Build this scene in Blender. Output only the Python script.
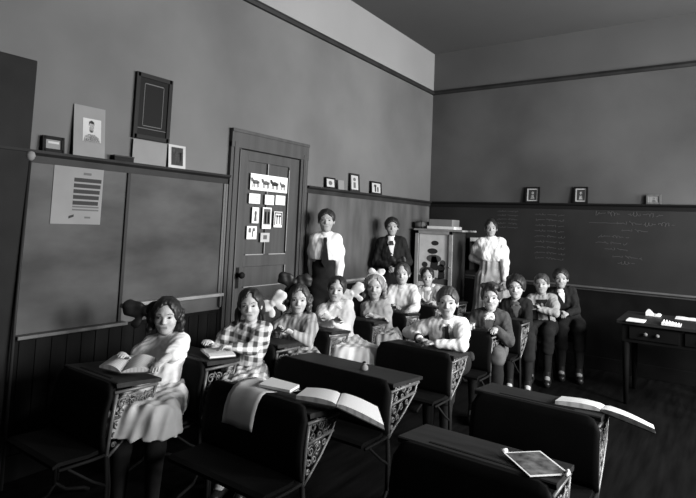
import bpy, bmesh, math, random
import numpy as np
from mathutils import Vector, Matrix

random.seed(7)
for o in list(bpy.data.objects): bpy.data.objects.remove(o)
SC = bpy.context.scene
COL = SC.collection
PI = math.pi

# ---------------------------------------------------------------- camera
YAW, PITCH, ROLL, FPX, CCY = 0.6111, 0.0695, 0.0429, 533.45, 185.9
def cam_axes():
    cy, sy = math.cos(YAW), math.sin(YAW)
    f = Vector((-sy*math.cos(PITCH), cy*math.cos(PITCH), math.sin(PITCH)))
    r = Vector((cy, sy, 0)); u = r.cross(f)
    r2 = r*math.cos(ROLL) + u*math.sin(ROLL)
    u2 = -r*math.sin(ROLL) + u*math.cos(ROLL)
    return r2, u2, f
_r, _u, _f = cam_axes()
cam = bpy.data.cameras.new('camera'); camo = bpy.data.objects.new('camera', cam); COL.objects.link(camo)
M = Matrix((( _r.x, _u.x, -_f.x, 3.252), (_r.y, _u.y, -_f.y, 0.0), (_r.z, _u.z, -_f.z, 1.5), (0, 0, 0, 1)))
camo.matrix_world = M
cam.sensor_fit = 'HORIZONTAL'; cam.sensor_width = 36; cam.lens = FPX/696*36
cam.shift_y = -(249-CCY)/696
cam.clip_start = 0.05
SC.camera = camo

# ---------------------------------------------------------------- world, daylight, exposure
w = bpy.data.worlds.new('world'); SC.world = w; w.use_nodes = True
w.node_tree.nodes['Background'].inputs[0].default_value = (1, 1, 1, 1)
w.node_tree.nodes['Background'].inputs[1].default_value = 0.02
ROOM_W, ROOM_Y0, ROOM_L, ROOM_H = 5.7, -1.6, 6.6, 3.884
WINDOWS = [(1.6, 2.5, 1.25, 2.75, 200), (3.4, 4.4, 1.25, 2.75, 440), (5.05, 6.0, 1.25, 2.75, 260)]
def area_light(name, loc, rot, sx, sy, power):
    l = bpy.data.lights.new(name, 'AREA'); l.shape = 'RECTANGLE'; l.size = sx; l.size_y = sy; l.energy = power
    o = bpy.data.objects.new(name, l); o.location = loc; o.rotation_euler = rot; COL.objects.link(o); return o
for (ya, yb, za, zb, pw) in WINDOWS:      # daylight entering each side window
    area_light('window_daylight', (ROOM_W+0.10, (ya+yb)/2, (za+zb)/2), (0, PI/2, 0), zb-za, yb-ya, pw)
SC.view_settings.view_transform = 'Standard'; SC.view_settings.look = 'None'
SC.view_settings.gamma = 1; SC.view_settings.use_curve_mapping = False
SC.view_settings.exposure = 0.12

# ---------------------------------------------------------------- materials
MATS = {}
def mat(name, g, rough=0.8, spec=0.3, noise=0.0, nscale=5.0, bump=0.0, metal=0.0, stretch=None, g2=None):
    if name in MATS: return MATS[name]
    m = bpy.data.materials.new(name); m.use_nodes = True; nt = m.node_tree; b = nt.nodes['Principled BSDF']
    b.inputs['Base Color'].default_value = (g, g, g, 1)
    b.inputs['Roughness'].default_value = rough
    b.inputs['Specular IOR Level'].default_value = spec
    b.inputs['Metallic'].default_value = metal
    if noise or bump:
        tc = nt.nodes.new('ShaderNodeTexCoord'); mp = nt.nodes.new('ShaderNodeMapping')
        if stretch: mp.inputs['Scale'].default_value = stretch
        nz = nt.nodes.new('ShaderNodeTexNoise'); nz.inputs['Scale'].default_value = nscale; nz.inputs['Detail'].default_value = 5
        nt.links.new(tc.outputs['Object'], mp.inputs[0]); nt.links.new(mp.outputs[0], nz.inputs['Vector'])
        if noise:
            cr = nt.nodes.new('ShaderNodeMapRange')
            a, c = g*(1-noise), (g2 if g2 is not None else g*(1+noise))
            cr.inputs['From Min'].default_value = 0.3; cr.inputs['From Max'].default_value = 0.7
            cr.inputs['To Min'].default_value = a; cr.inputs['To Max'].default_value = c
            nt.links.new(nz.outputs['Fac'], cr.inputs['Value']); nt.links.new(cr.outputs[0], b.inputs['Base Color'])
        if bump:
            bp = nt.nodes.new('ShaderNodeBump'); bp.inputs['Strength'].default_value = bump; bp.inputs['Distance'].default_value = 0.01
            nt.links.new(nz.outputs['Fac'], bp.inputs['Height']); nt.links.new(bp.outputs[0], b.inputs['Normal'])
    MATS[name] = m; return m
plaster = mat('plaster', 0.097, 0.9, 0.1, 0.22, 0.9, 0.0)
plaster_shaded = mat('plaster_shaded', 0.062, 0.9, 0.1, 0.38, 0.75, 0.0)  # back wall plaster, its grazing-light shade put into the colour
frieze = mat('frieze_plaster', 0.195, 0.9, 0.1, 0.06, 1.2)
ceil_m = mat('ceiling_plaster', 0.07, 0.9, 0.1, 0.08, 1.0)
board_m = mat('slate_board', 0.046, 0.6, 0.15, 0.5, 1.6, stretch=(1, 1, 2.2))
board_black = mat('black_slate', 0.016, 0.6, 0.12, 0.35, 1.3)
dark_wood = mat('dark_oak', 0.016, 0.6, 0.15, 0.3, 6, 0.05, stretch=(1, 1, 0.15))
door_wood = mat('door_wood', 0.042, 0.55, 0.2, 0.2, 6, 0.04, stretch=(3, 3, 0.2))
trim_light = mat('worn_tray_and_highlight', 0.22, 0.6, 0.3, 0.2, 8)
trim_mid = mat('casing_wood', 0.07, 0.5, 0.3, 0.2, 8, stretch=(3, 3, 0.2))
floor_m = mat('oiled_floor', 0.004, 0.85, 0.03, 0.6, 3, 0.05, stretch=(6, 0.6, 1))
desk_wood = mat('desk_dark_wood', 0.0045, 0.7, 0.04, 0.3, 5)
desk_top = mat('desk_top_wood', 0.013, 0.55, 0.16, 0.35, 7, stretch=(0.5, 4, 1))
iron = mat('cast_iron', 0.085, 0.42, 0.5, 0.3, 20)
paper = mat('white_paper', 0.62, 0.8, 0.2, 0.06, 12)
paper_grey = mat('grey_paper', 0.33, 0.8, 0.2, 0.08, 10)
card = mat('pale_card', 0.155, 0.8, 0.2, 0.05, 8)
chart_m = mat('chart_paper', 0.165, 0.8, 0.2, 0.08, 4)
ink = mat('printed_ink', 0.025, 0.8, 0.2)
ink_mid = mat('printed_grey', 0.08, 0.8, 0.2)
black = mat('black_paint', 0.008, 0.6, 0.06)
brass = mat('dull_brass', 0.18, 0.35, 0.5, metal=0.8)
chalk = mat('chalk', 0.055, 0.95, 0.05)
skin = mat('skin', 0.36, 0.55, 0.3, 0.05, 14)
skin2 = mat('skin_tanned', 0.27, 0.55, 0.3, 0.05, 14)
lip = mat('lips', 0.20, 0.5, 0.3)
eye_w = mat('eye_white', 0.16, 0.3, 0.4); eye_d = mat('iris', 0.012, 0.25, 0.5)
hair_d = mat('dark_hair', 0.013, 0.5, 0.4, 0.5, 40, 0.3, stretch=(1, 1, .3))
hair_m = mat('brown_hair', 0.035, 0.5, 0.4, 0.5, 40, 0.3, stretch=(1, 1, .3))
hair_b = mat('fair_hair', 0.17, 0.5, 0.4, 0.4, 40, 0.3, stretch=(1, 1, .3))
cl_white = mat('white_cotton', 0.60, 0.85, 0.15, 0.06, 12, 0.1)
cl_cream = mat('cream_cotton', 0.47, 0.85, 0.15, 0.08, 12, 0.1)
cl_lgrey = mat('light_grey_cotton', 0.27, 0.85, 0.15, 0.25, 16, 0.1)
cl_grey = mat('grey_cotton', 0.21, 0.85, 0.15, 0.15, 12, 0.1)
cl_mid = mat('mid_grey_wool', 0.075, 0.9, 0.1, 0.2, 20, 0.1)
cl_char = mat('charcoal_wool', 0.028, 0.9, 0.1, 0.2, 20, 0.1)
cl_dark = mat('black_wool', 0.012, 0.9, 0.1, 0.2, 20, 0.1)
leather = mat('black_leather', 0.012, 0.4, 0.4)
satin = mat('black_satin', 0.012, 0.5, 0.3)
satin_w = mat('pale_satin', 0.50, 0.5, 0.3)
glassm = mat('window_glass', 0.8, 0.05, 0.5)
_b = glassm.node_tree.nodes['Principled BSDF']; _b.inputs['Transmission Weight'].default_value = 1.0

def pattern_mat(name, a, b, kind, scale, dirv=(1, 0, 0)):
    """gingham ('plaid') or vertical stripes ('stripe') woven into a cloth, in the object's own coordinates"""
    m = bpy.data.materials.new(name); m.use_nodes = True; nt = m.node_tree; bs = nt.nodes['Principled BSDF']
    bs.inputs['Roughness'].default_value = 0.85; bs.inputs['Specular IOR Level'].default_value = 0.15
    tc = nt.nodes.new('ShaderNodeTexCoord')
    def stripe(v):
        dp = nt.nodes.new('ShaderNodeVectorMath'); dp.operation = 'DOT_PRODUCT'; dp.inputs[1].default_value = v
        nt.links.new(tc.outputs['Object'], dp.inputs[0])
        mu = nt.nodes.new('ShaderNodeMath'); mu.operation = 'MULTIPLY'; mu.inputs[1].default_value = scale
        nt.links.new(dp.outputs['Value'], mu.inputs[0])
        si = nt.nodes.new('ShaderNodeMath'); si.operation = 'SINE'; nt.links.new(mu.outputs[0], si.inputs[0])
        mr = nt.nodes.new('ShaderNodeMapRange'); mr.inputs['From Min'].default_value = -0.35; mr.inputs['From Max'].default_value = 0.35
        nt.links.new(si.outputs[0], mr.inputs['Value']); return mr.outputs[0]
    s = stripe(dirv)
    if kind == 'plaid':
        s2 = stripe((0.15, 0.1, 1)); ad = nt.nodes.new('ShaderNodeMath'); ad.operation = 'ADD'
        nt.links.new(s, ad.inputs[0]); nt.links.new(s2, ad.inputs[1])
        ml = nt.nodes.new('ShaderNodeMath'); ml.operation = 'MULTIPLY'; ml.inputs[1].default_value = 0.5
        nt.links.new(ad.outputs[0], ml.inputs[0]); s = ml.outputs[0]
    mx = nt.nodes.new('ShaderNodeMapRange'); mx.inputs['To Min'].default_value = a; mx.inputs['To Max'].default_value = b
    nt.links.new(s, mx.inputs['Value']); nt.links.new(mx.outputs[0], bs.inputs['Base Color'])
    return m
gingham = pattern_mat('gingham_check', 0.045, 0.60, 'plaid', 115, (0.78, 0.62, 0))
striped = pattern_mat('striped_cotton', 0.16, 0.27, 'stripe', 190, (0.85, 0.52, 0))

# ---------------------------------------------------------------- mesh helpers
def link(name, me, m, parent=None, loc=(0, 0, 0)):
    o = bpy.data.objects.new(name, me); COL.objects.link(o); o.location = loc
    if m is not None:
        for k in (m if isinstance(m, (list, tuple)) else [m]): me.materials.append(k)
    if parent is not None: o.parent = parent
    return o
def thing(name, label, cat, loc=(0, 0, 0), rz=0.0, group=None):
    o = bpy.data.objects.new(name, None); o.empty_display_size = 0.1; COL.objects.link(o)
    o.location = loc; o.rotation_euler = (0, 0, rz); o['label'] = label; o['category'] = cat
    if group: o['group'] = group
    return o
def tag(o, label, cat, group=None):
    o['label'] = label; o['category'] = cat
    if group: o['group'] = group
    return o
def struct(o):
    o['kind'] = 'structure'; return o
def finish(bm, smooth=False):
    me = bpy.data.meshes.new('mesh'); bmesh.ops.recalc_face_normals(bm, faces=bm.faces)
    bm.to_mesh(me); bm.free()
    if smooth: me.polygons.foreach_set('use_smooth', [True]*len(me.polygons))
    return me
def box(bm, x0, x1, y0, y1, z0, z1, bev=0.0, mx=None, mi=0):
    t = bmesh.new()
    bmesh.ops.create_cube(t, size=1)
    bmesh.ops.scale(t, vec=(x1-x0, y1-y0, z1-z0), verts=t.verts)
    bmesh.ops.translate(t, vec=((x0+x1)/2, (y0+y1)/2, (z0+z1)/2), verts=t.verts)
    if bev: bmesh.ops.bevel(t, geom=list(t.edges), offset=bev, segments=2, affect='EDGES', profile=0.5)
    if mx is not None: bmesh.ops.transform(t, matrix=mx, verts=t.verts)
    for f in t.faces: f.material_index = mi
    me = bpy.data.meshes.new('t'); t.to_mesh(me); t.free(); bm.from_mesh(me); bpy.data.meshes.remove(me)
    return bm
def boxo(name, m, dims, parent=None, bev=0.0, mx=None):
    bm = bmesh.new(); box(bm, *dims, bev=bev, mx=mx); return link(name, finish(bm), m, parent)
def tube(bm, pts, rad, sides=8, flat=None, cap=True):
    pts = [Vector(p) for p in pts]; n = len(pts); rings = []
    rr = rad if isinstance(rad, (list, tuple)) else [rad]*n
    nrm = None
    for i, p in enumerate(pts):
        d = (pts[min(i+1, n-1)]-pts[max(i-1, 0)]).normalized()
        if nrm is None:
            a = Vector((0, 0, 1)) if abs(d.z) < 0.9 else Vector((1, 0, 0)); nrm = d.cross(a).normalized()
        else:
            nrm = (nrm - d*nrm.dot(d)).normalized()
        b = d.cross(nrm)
        rings.append([bm.verts.new(p+(nrm*math.cos(t)+b*math.sin(t))*rr[i]) for t in [2*PI*k/sides for k in range(sides)]])
    for i in range(n-1):
        for k in range(sides):
            bm.faces.new((rings[i][k], rings[i][(k+1) % sides], rings[i+1][(k+1) % sides], rings[i+1][k]))
    if cap:
        bm.faces.new(rings[0][::-1]); bm.faces.new(rings[-1])
def lathe(bm, prof, c=(0, 0, 0), sides=20, mx=None):
    rings = []
    new = []
    for r, z in prof:
        ring = [bm.verts.new((c[0]+max(r, 1e-4)*math.cos(2*PI*k/sides), c[1]+max(r, 1e-4)*math.sin(2*PI*k/sides), c[2]+z)) for k in range(sides)]
        rings.append(ring); new += ring
    for i in range(len(rings)-1):
        for k in range(sides): bm.faces.new((rings[i][k], rings[i][(k+1) % sides], rings[i+1][(k+1) % sides], rings[i+1][k]))
    bm.faces.new(rings[0][::-1]); bm.faces.new(rings[-1])
    if mx is not None: bmesh.ops.transform(bm, matrix=mx, verts=new)
def prism(bm, poly, a, b, axis):
    """poly: 2D points in the plane perpendicular to axis, extruded from a to b"""
    def v(p, t):
        return {0: (t, p[0], p[1]), 1: (p[0], t, p[1]), 2: (p[0], p[1], t)}[axis]
    A = [bm.verts.new(v(p, a)) for p in poly]; B = [bm.verts.new(v(p, b)) for p in poly]
    n = len(poly)
    bm.faces.new(A); bm.faces.new(B[::-1])
    for i in range(n): bm.faces.new((A[i], B[i], B[(i+1) % n], A[(i+1) % n]))

# ================================================================ ROOM
L_, H_ = ROOM_L, ROOM_H
T = 0.15
ZR, ZM, ZT = 1.84, 3.34, 0.895
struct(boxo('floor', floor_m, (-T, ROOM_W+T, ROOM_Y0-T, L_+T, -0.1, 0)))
struct(boxo('ceiling', ceil_m, (-T, ROOM_W+T, ROOM_Y0-T, L_+T, H_, H_+0.1)))
bm = bmesh.new(); box(bm, -T, 0, ROOM_Y0-T, 2.99, 0, H_); box(bm, -T, 0, 3.87, L_+T, 0, H_); box(bm, -T, 0, 2.99, 3.87, 2.11, H_)
struct(link('wall_left', finish(bm), plaster))
struct(boxo('wall_back', plaster_shaded, (0, ROOM_W+T, L_, L_+T, 0, H_)))
struct(boxo('wall_front', plaster, (0, ROOM_W+T, ROOM_Y0-T, ROOM_Y0, 0, H_)))
bm = bmesh.new(); y = ROOM_Y0
for (ya, yb, za, zb, pw) in WINDOWS:
    box(bm, ROOM_W, ROOM_W+T, y, ya, 0, H_); box(bm, ROOM_W, ROOM_W+T, ya, yb, 0, za); box(bm, ROOM_W, ROOM_W+T, ya, yb, zb, H_); y = yb
box(bm, ROOM_W, ROOM_W+T, y, L_, 0, H_)
struct(link('wall_right', finish(bm), plaster))
for i, (ya, yb, za, zb, pw) in enumerate(WINDOWS):
    bm = bmesh.new(); X0, X1 = ROOM_W-0.02, ROOM_W+0.05
    box(bm, X0, X1, ya-0.08, ya+0.03, za-0.08, zb+0.08, 0.004); box(bm, X0, X1, yb-0.03, yb+0.08, za-0.08, zb+0.08, 0.004)
    box(bm, X0, X1, ya, yb, zb-0.03, zb+0.08, 0.004); box(bm, X0-0.06, X1, ya-0.1, yb+0.1, za-0.09, za+0.03, 0.004)
    box(bm, X0+0.02, X1-0.01, ya, yb, (za+zb)/2-0.02, (za+zb)/2+0.02)
    box(bm, X0+0.02, X1-0.01, (ya+yb)/2-0.012, (ya+yb)/2+0.012, za, zb)
    struct(link('window_%d' % (i+1), finish(bm), dark_wood))
# frieze bands above the moulding (lighter plaster), thin but with their own thickness
struct(boxo('trim_1', frieze, (0, 0.012, ROOM_Y0, L_-0.012, ZM, H_)))
struct(boxo('trim_2', mat('frieze_shaded_plaster', 0.072, 0.9, 0.1, 0.1, 1.2), (0, ROOM_W, L_-0.012, L_, ZM, H_)))  # back frieze band, darkened in colour for its weaker light
def moulding(pts, a, b, axis, name, m=dark_wood):
    bm = bmesh.new(); prism(bm, pts, a, b, axis); return struct(link(name, finish(bm), m))
moulding([(0, ZM-0.03), (0.03, ZM-0.03), (0.04, ZM-0.005), (0.03, ZM+0.02), (0, ZM+0.03)], ROOM_Y0, L_, 1, 'trim_3')
moulding([(L_, ZM-0.03), (L_-0.03, ZM-0.03), (L_-0.04, ZM-0.005), (L_-0.03, ZM+0.02), (L_, ZM+0.03)], 0, ROOM_W, 0, 'trim_4')
# board rails (plate rail) on both walls
rail = [(0, ZR-0.07), (0.02, ZR-0.07), (0.025, ZR-0.03), (0.055, ZR-0.015), (0.06, ZR), (0, ZR)]
moulding(rail, ROOM_Y0, 2.935, 1, 'trim_5'); moulding(rail, 3.925, L_, 1, 'trim_6')
moulding([(L_-p[0], p[1]) for p in rail], 0, ROOM_W, 0, 'trim_7', black)
# wainscot below the boards
bm = bmesh.new()
def wains(y0, y1, zt):
    box(bm, 0, 0.018, y0, y1, 0, zt); k = y0
    while k < y1-0.02:
        box(bm, 0.018, 0.024, k+0.004, min(k+0.09, y1)-0.004, 0.14, zt-0.02, 0.002); k += 0.09
wains(ROOM_Y0, 2.935, 0.78); wains(3.925, L_-0.02, 0.86)
struct(link('trim_8', finish(bm), mat('wainscot_wood', 0.006, 0.7, 0.05, 0.3, 6, stretch=(3, 3, .2))))
bm = bmesh.new(); box(bm, 0.02, ROOM_W, L_-0.02, L_, 0, 0.86)
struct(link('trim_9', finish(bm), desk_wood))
struct(boxo('baseboard_left', desk_wood, (0.018, 0.04, ROOM_Y0, 2.935, 0, 0.14), bev=0.004))
struct(boxo('baseboard_back', desk_wood, (0.04, ROOM_W, L_-0.04, L_-0.018, 0, 0.14), bev=0.004))
# dark strip before the left wall boards, mostly vignetting put in as colour
struct(boxo('trim_10', mat('vignette_strip', 0.010, 0.7, 0.1, 0.2, 6), (0, 0.05, 1.16, 1.425, 0, 2.35), bev=0.006))
# lower ledge under the near board, wall strips
struct(boxo('trim_11', trim_mid, (0, 0.075, 1.43, 2.10, 0.775, 0.795), bev=0.004))
struct(boxo('trim_12', dark_wood, (0, 0.028, 2.055, 2.078, 0.795, 1.77), bev=0.003))
struct(boxo('trim_13', trim_mid, (0, 0.03, 2.918, 2.936, 0.80, 1.77), bev=0.003))
struct(boxo('baseboard_front', dark_wood, (0.04, ROOM_W, ROOM_Y0, ROOM_Y0+0.02, 0, 0.14)))

# boards: slate sheets let into the walls
def board(name, dims, m, label):
    o = boxo(name, m, dims); return tag(o, label, 'blackboard')
b1 = thing('blackboard', 'grey slate board at far left of wall holding the printed chart', 'blackboard', (0.002, 1.74, 0.795))
boxo('slate', board_m, (0, 0.012, -0.31, 0.315, 0, 0.975), b1)
b2 = thing('blackboard', 'framed blackboard between the chart board and the panelled door', 'blackboard', (0.002, 2.5, 0.9))
boxo('slate', board_m, (0, 0.014, -0.42, 0.418, 0, 0.87), b2)
boxo('chalk_tray', trim_light, (0.0, 0.055, -0.428, 0.434, -0.012, 0.012), b2, 0.004)
boxo('frame_strip', trim_mid, (0, 0.026, 0.395, 0.418, 0.012, 0.87), b2, 0.003)
b3 = thing('blackboard', 'grey slate board on left wall beyond the door behind the standing boys', 'blackboard', (0.002, 5.2, 0.9))
boxo('slate', mat('slate_far', 0.062, 0.6, 0.15, 0.4, 1.6, stretch=(1, 3, .8)), (0, 0.014, -1.24, 1.34, 0, 0.87), b3)
boxo('chalk_tray', trim_light, (0.0, 0.05, -1.24, 1.34, -0.012, 0.012), b3, 0.004)
b4 = thing('blackboard', 'long black chalkboard on the back wall with faint chalk writing', 'blackboard', (2.6, L_, 0.9))
boxo('slate', board_black, (-2.58, 3.0, -0.014, 0, 0, 0.87), b4)
boxo('chalk_tray', mat('back_tray', 0.06, 0.6, 0.3, 0.2, 8), (-2.58, 3.0, -0.05, 0.0, -0.012, 0.008), b4, 0.004)
# chalk writing: illegible cursive lines, as thin chalk strokes on the board
def scribble(x0, x1, z, h, seed, amp=1.0):
    rnd = random.Random(seed); pts = []; n = int((x1-x0)/0.006)
    ph = rnd.random()*6
    for i in range(n):
        t = i/(n-1); fr = 95+25*math.sin(i*0.05+ph)
        pts.append((x0+(x1-x0)*t+0.010*math.sin(i*1.25+ph), z+h*(0.5+0.5*math.sin(i*1.1+ph)*(0.5+0.5*math.sin(i*0.23+ph*2)))*amp+0.004*math.sin(i*.11)))
    return pts
def chalk_lines(lines, name, parent, m=chalk):
    bm = bmesh.new()
    for pts in lines:
        for s in range(0, len(pts), 22):
            seg = pts[s:s+19]
            if len(seg) > 2: tube(bm, [(x-2.6, -0.0148, z-0.9) for x, z in seg], 0.0028, 4)
    return link(name, finish(bm), m, parent)
ls = [scribble(2.08, 2.36, 1.70, 0.06, 1), scribble(2.42, 2.74, 1.70, 0.055, 2), scribble(2.3, 2.85, 1.60, 0.05, 3), scribble(2.35, 2.6, 1.53, 0.035, 4),
      scribble(2.12, 2.42, 1.46, 0.03, 5), scribble(2.1, 2.4, 1.39, 0.03, 6), scribble(2.18, 2.42, 1.32, 0.03, 7), scribble(2.26, 2.56, 1.24, 0.03, 8), scribble(2.32, 2.48, 1.17, 0.04, 9)]
ls += [scribble(1.42, 1.75, 1.69-0.065*k, 0.025, 20+k) for k in range(9)]
ls += [scribble(0.95, 1.2, 1.72-0.05*k, 0.02, 40+k) for k in range(5)]
for one in ls: chalk_lines([one], 'chalk_writing', b4)
chalk_lines([[(2.02+0.02*i, 1.625+0.0015*math.sin(i)) for i in range(18)]], 'chalk_underline', b4)

# ---------------------------------------------------------------- door
d = bpy.data.objects.new('door_1', None); COL.objects.link(d); d.location = (0, 3.43, 0); struct(d)
bm = bmesh.new()
for (a, b_) in ((-0.488, -0.385), (0.385, 0.489)):
    box(bm, -0.0, 0.035, a, b_, 0, 2.12, 0.004); box(bm, 0.035, 0.045, a+0.03, b_-0.03, 0, 2.12, 0.003)
box(bm, 0, 0.04, -0.488, 0.489, 2.075, 2.228, 0.004); box(bm, 0.04, 0.048, -0.488, 0.489, 2.20, 2.228, 0.003)
link('door_casing', finish(bm), door_wood, d)
bm = bmesh.new(); box(bm, 0.036, 0.047, -0.399, -0.392, 0, 2.07); box(bm, 0.036, 0.047, 0.44, 0.446, 0, 2.07)
link('casing_bead', finish(bm), trim_mid, d)
bm = bmesh.new()
XL = 0.012
def dbar(y0, y1, z0, z1, x1=XL): box(bm, -0.03, x1, y0, y1, z0, z1, 0.003)
box(bm, -0.035, -0.006, -0.385, 0.385, 0.01, 2.07)           # recessed panel plane
dbar(-0.385, -0.27, 0.01, 2.07); dbar(0.25, 0.385, 0.01, 2.07); dbar(-0.27, 0.25, 1.985, 2.07)
dbar(-0.27, 0.25, 1.10, 1.20); dbar(-0.03, 0.015, 1.20, 1.985); dbar(-0.27, 0.25, 0.83, 0.93); dbar(-0.27, 0.25, 0.01, 0.24); dbar(-0.03, 0.015, 0.24, 0.83)
link('door_leaf', finish(bm), door_wood, d)
bm = bmesh.new()
for yy, z0, z1 in ((-0.032, 1.72, 1.985), (0.246, 1.22, 1.96), (-0.032, 1.2, 1.36), (0.246, 0.935, 1.10)): box(bm, XL-0.004, XL+0.002, yy, yy+0.007, z0, z1)
for (ya, yb, z) in ((-0.25, -0.04, 1.197), (0.03, 0.245, 1.197), (-0.25, 0.245, 0.93)): box(bm, XL-0.004, XL+0.002, ya, yb, z, z+0.007)
link('edge_highlight', finish(bm), trim_light, d)  # highlights along the panel edges, put in as pale strips
bm = bmesh.new(); lathe(bm, [(0.022, 0), (0.022, 0.006), (0.009, 0.01), (0.009, 0.035), (0.024, 0.042), (0.028, 0.055), (0.022, 0.068), (0.004, 0.072)], mx=Matrix.Translation((XL, -0.328, 1.04)) @ Matrix.Rotation(PI/2, 4, 'Y'))
link('door_knob', finish(bm, True), black, d)
boxo('lock_plate', black, (XL, XL+0.003, -0.345, -0.311, 0.93, 1.10), d)

# printed sheets pinned to the door
def wall_card(name, label, cat, y0, y1, z0, z1, m, x=0.016, group=None, prints=(), frame=None, depth=0.003, lean=0.0, parts=None):
    """flat item whose face looks along +X, base at its lower edge"""
    t = thing(name, label, cat, (x, (y0+y1)/2, z0), 0, group)
    t.rotation_euler = (0, -lean, 0)
    wd, ht = (y1-y0), (z1-z0)
    boxo('sheet' if frame is None else 'picture', m, (0, depth, -wd/2, wd/2, 0, ht), t, min(0.001, depth/4))
    for (pn, pm, polys) in prints:
        bm = bmesh.new()
        for poly in polys:
            prism(bm, [((p[0]-0.5)*wd, p[1]*ht) for p in poly], depth, depth+0.0012, 0)
        link(pn, finish(bm), pm, t)
    if frame:
        fw, fd, fm = frame; bm = bmesh.new()
        box(bm, -0.002, fd, -wd/2-fw*.3, -wd/2+fw*.7, -0.0, ht, 0.002); box(bm, -0.002, fd, wd/2-fw*.7, wd/2+fw*.3, 0, ht, 0.002)
        box(bm, -0.002, fd, -wd/2, wd/2, 0, fw, 0.002); box(bm, -0.002, fd, -wd/2, wd/2, ht-fw, ht, 0.002)
        link('frame', finish(bm), fm, t)
    return t
def R4(a, b, c, e): return [(a, b), (c, b), (c, e), (a, e)]
def disc(cx, cy, rx, ry, n=14): return [(cx+rx*math.cos(2*PI*k/n), cy+ry*math.sin(2*PI*k/n)) for k in range(n)]
def horse(cx, cy, s, a):
    return [disc(cx, cy, .078*s, .13*a), [(cx-.10*s, cy-.02*a), (cx-.12*s, cy+.22*a), (cx-.075*s, cy+.25*a), (cx-.04*s, cy+.08*a)],
            R4(cx-.07*s, cy-.34*a, cx-.052*s, cy), R4(cx-.035*s, cy-.33*a, cx-.018*s, cy), R4(cx+.03*s, cy-.34*a, cx+.048*s, cy), R4(cx+.06*s, cy-.32*a, cx+.078*s, cy),
            [(cx+.07*s, cy+.06*a), (cx+.10*s, cy-.12*a), (cx+.085*s, cy+.09*a)]]
dc = 'printed sheets pinned to the door'
hs = [q for k, cx in enumerate((.13, .40)) for q in horse(cx, .5, 1.1, 1.0)]
hs2 = [q for cx in (.64,) for q in horse(cx, .5, 1.15, 1.05)]
hs3 = horse(.87, .46, .8, .9)
def dcard(name, label, y0, y1, z0, z1, m, prints): return wall_card(name, label, 'print', y0, y1, z0, z1, m, 0.0145, dc, prints)
dcard('animal_print', 'wide white strip print of four horses, highest sheet on the door', 3.19, 3.655, 1.745, 1.885, paper, [('grey_horse', ink_mid, horse(.13, .5, 1.1, 1.0)), ('grey_horse', ink_mid, horse(.40, .5, 1.1, 1.0)), ('grey_horse', ink_mid, hs3), ('dark_horse', ink, hs2)])
YZ = [('pale_card', 'blank pale card on the door, left of the row under the horse strip', 3.185, 3.315, 1.63, 1.715),
      ('pale_card', 'blank pale card on the door, middle of the row under the horse strip', 3.375, 3.49, 1.63, 1.715),
      ('pale_card', 'blank pale card on the door, right of the row under the horse strip', 3.51, 3.635, 1.635, 1.72)]
for n, l, a, b_, c, e in YZ: dcard(n, l, a, b_, c, e, paper, [('faint_print', paper_grey, [R4(.15, .2+.2*k, .85, .28+.2*k) for k in range(3)])])
dcard('portrait_print', 'narrow white portrait print on the door below the left pale card', 3.23, 3.31, 1.465, 1.60, paper, [('figure', ink_mid, [disc(.5, .62, .18, .16), [(.3, .12), (.7, .12), (.62, .5), (.38, .5)]])])
dcard('picture_print', 'dark bordered tall print of two figures at the centre of the door', 3.355, 3.465, 1.42, 1.605, paper, [('dark_image', ink_mid, [R4(.12, .2, .88, .93)]), ('figure', ink, [R4(.25, .25, .42, .8), R4(.58, .25, .76, .8)])])
dcard('picture_print', 'black bordered small print, rightmost of the portrait prints on door', 3.50, 3.61, 1.435, 1.575, paper, [('dark_border', ink, [R4(.06, .14, .16, .95), R4(.84, .14, .94, .95), R4(.06, .87, .94, .95)]), ('figure', ink, [R4(.3, .2, .42, .75), R4(.25, .65, .5, .78), R4(.6, .2, .7, .75), R4(.55, .65, .8, .78)])])
dcard('pale_card', 'small pale picture card at the lower left of the door prints', 3.18, 3.295, 1.33, 1.44, paper, [('faint_print', ink_mid, [R4(.15, .5, .4, .85), R4(.55, .6, .8, .85), R4(.5, .15, .62, .6)])])
dcard('pale_card', 'lowest small grey card pinned to the middle of the door', 3.345, 3.455, 1.305, 1.385, paper_grey, [('faint_print', ink_mid, [R4(.3, .3, .7, .75)])])

# printed chart on the near board
bands = [R4(.40, .70-.095*k, .96-.01*k, .765-.095*k) for k in range(5)]
wall_card('wall_chart', 'large pale printed chart with dark bands of type hung on the near board', 'chart', 1.58, 1.89, 1.422, 1.793, chart_m, 0.0155,
          prints=[('heading', ink_mid, [R4(.58, .82, .74, .86)]), ('type_band', ink, bands), ('type_line', ink_mid, [R4(.40, .275, .94, .30), R4(.40, .225, .94, .25)]),
                  ('small_emblem', ink, [[(.34, .09), (.44, .12), (.44, .16), (.34, .13)]]), ('small_caption', ink_mid, [R4(.66, .1, .78, .13)])])
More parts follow.
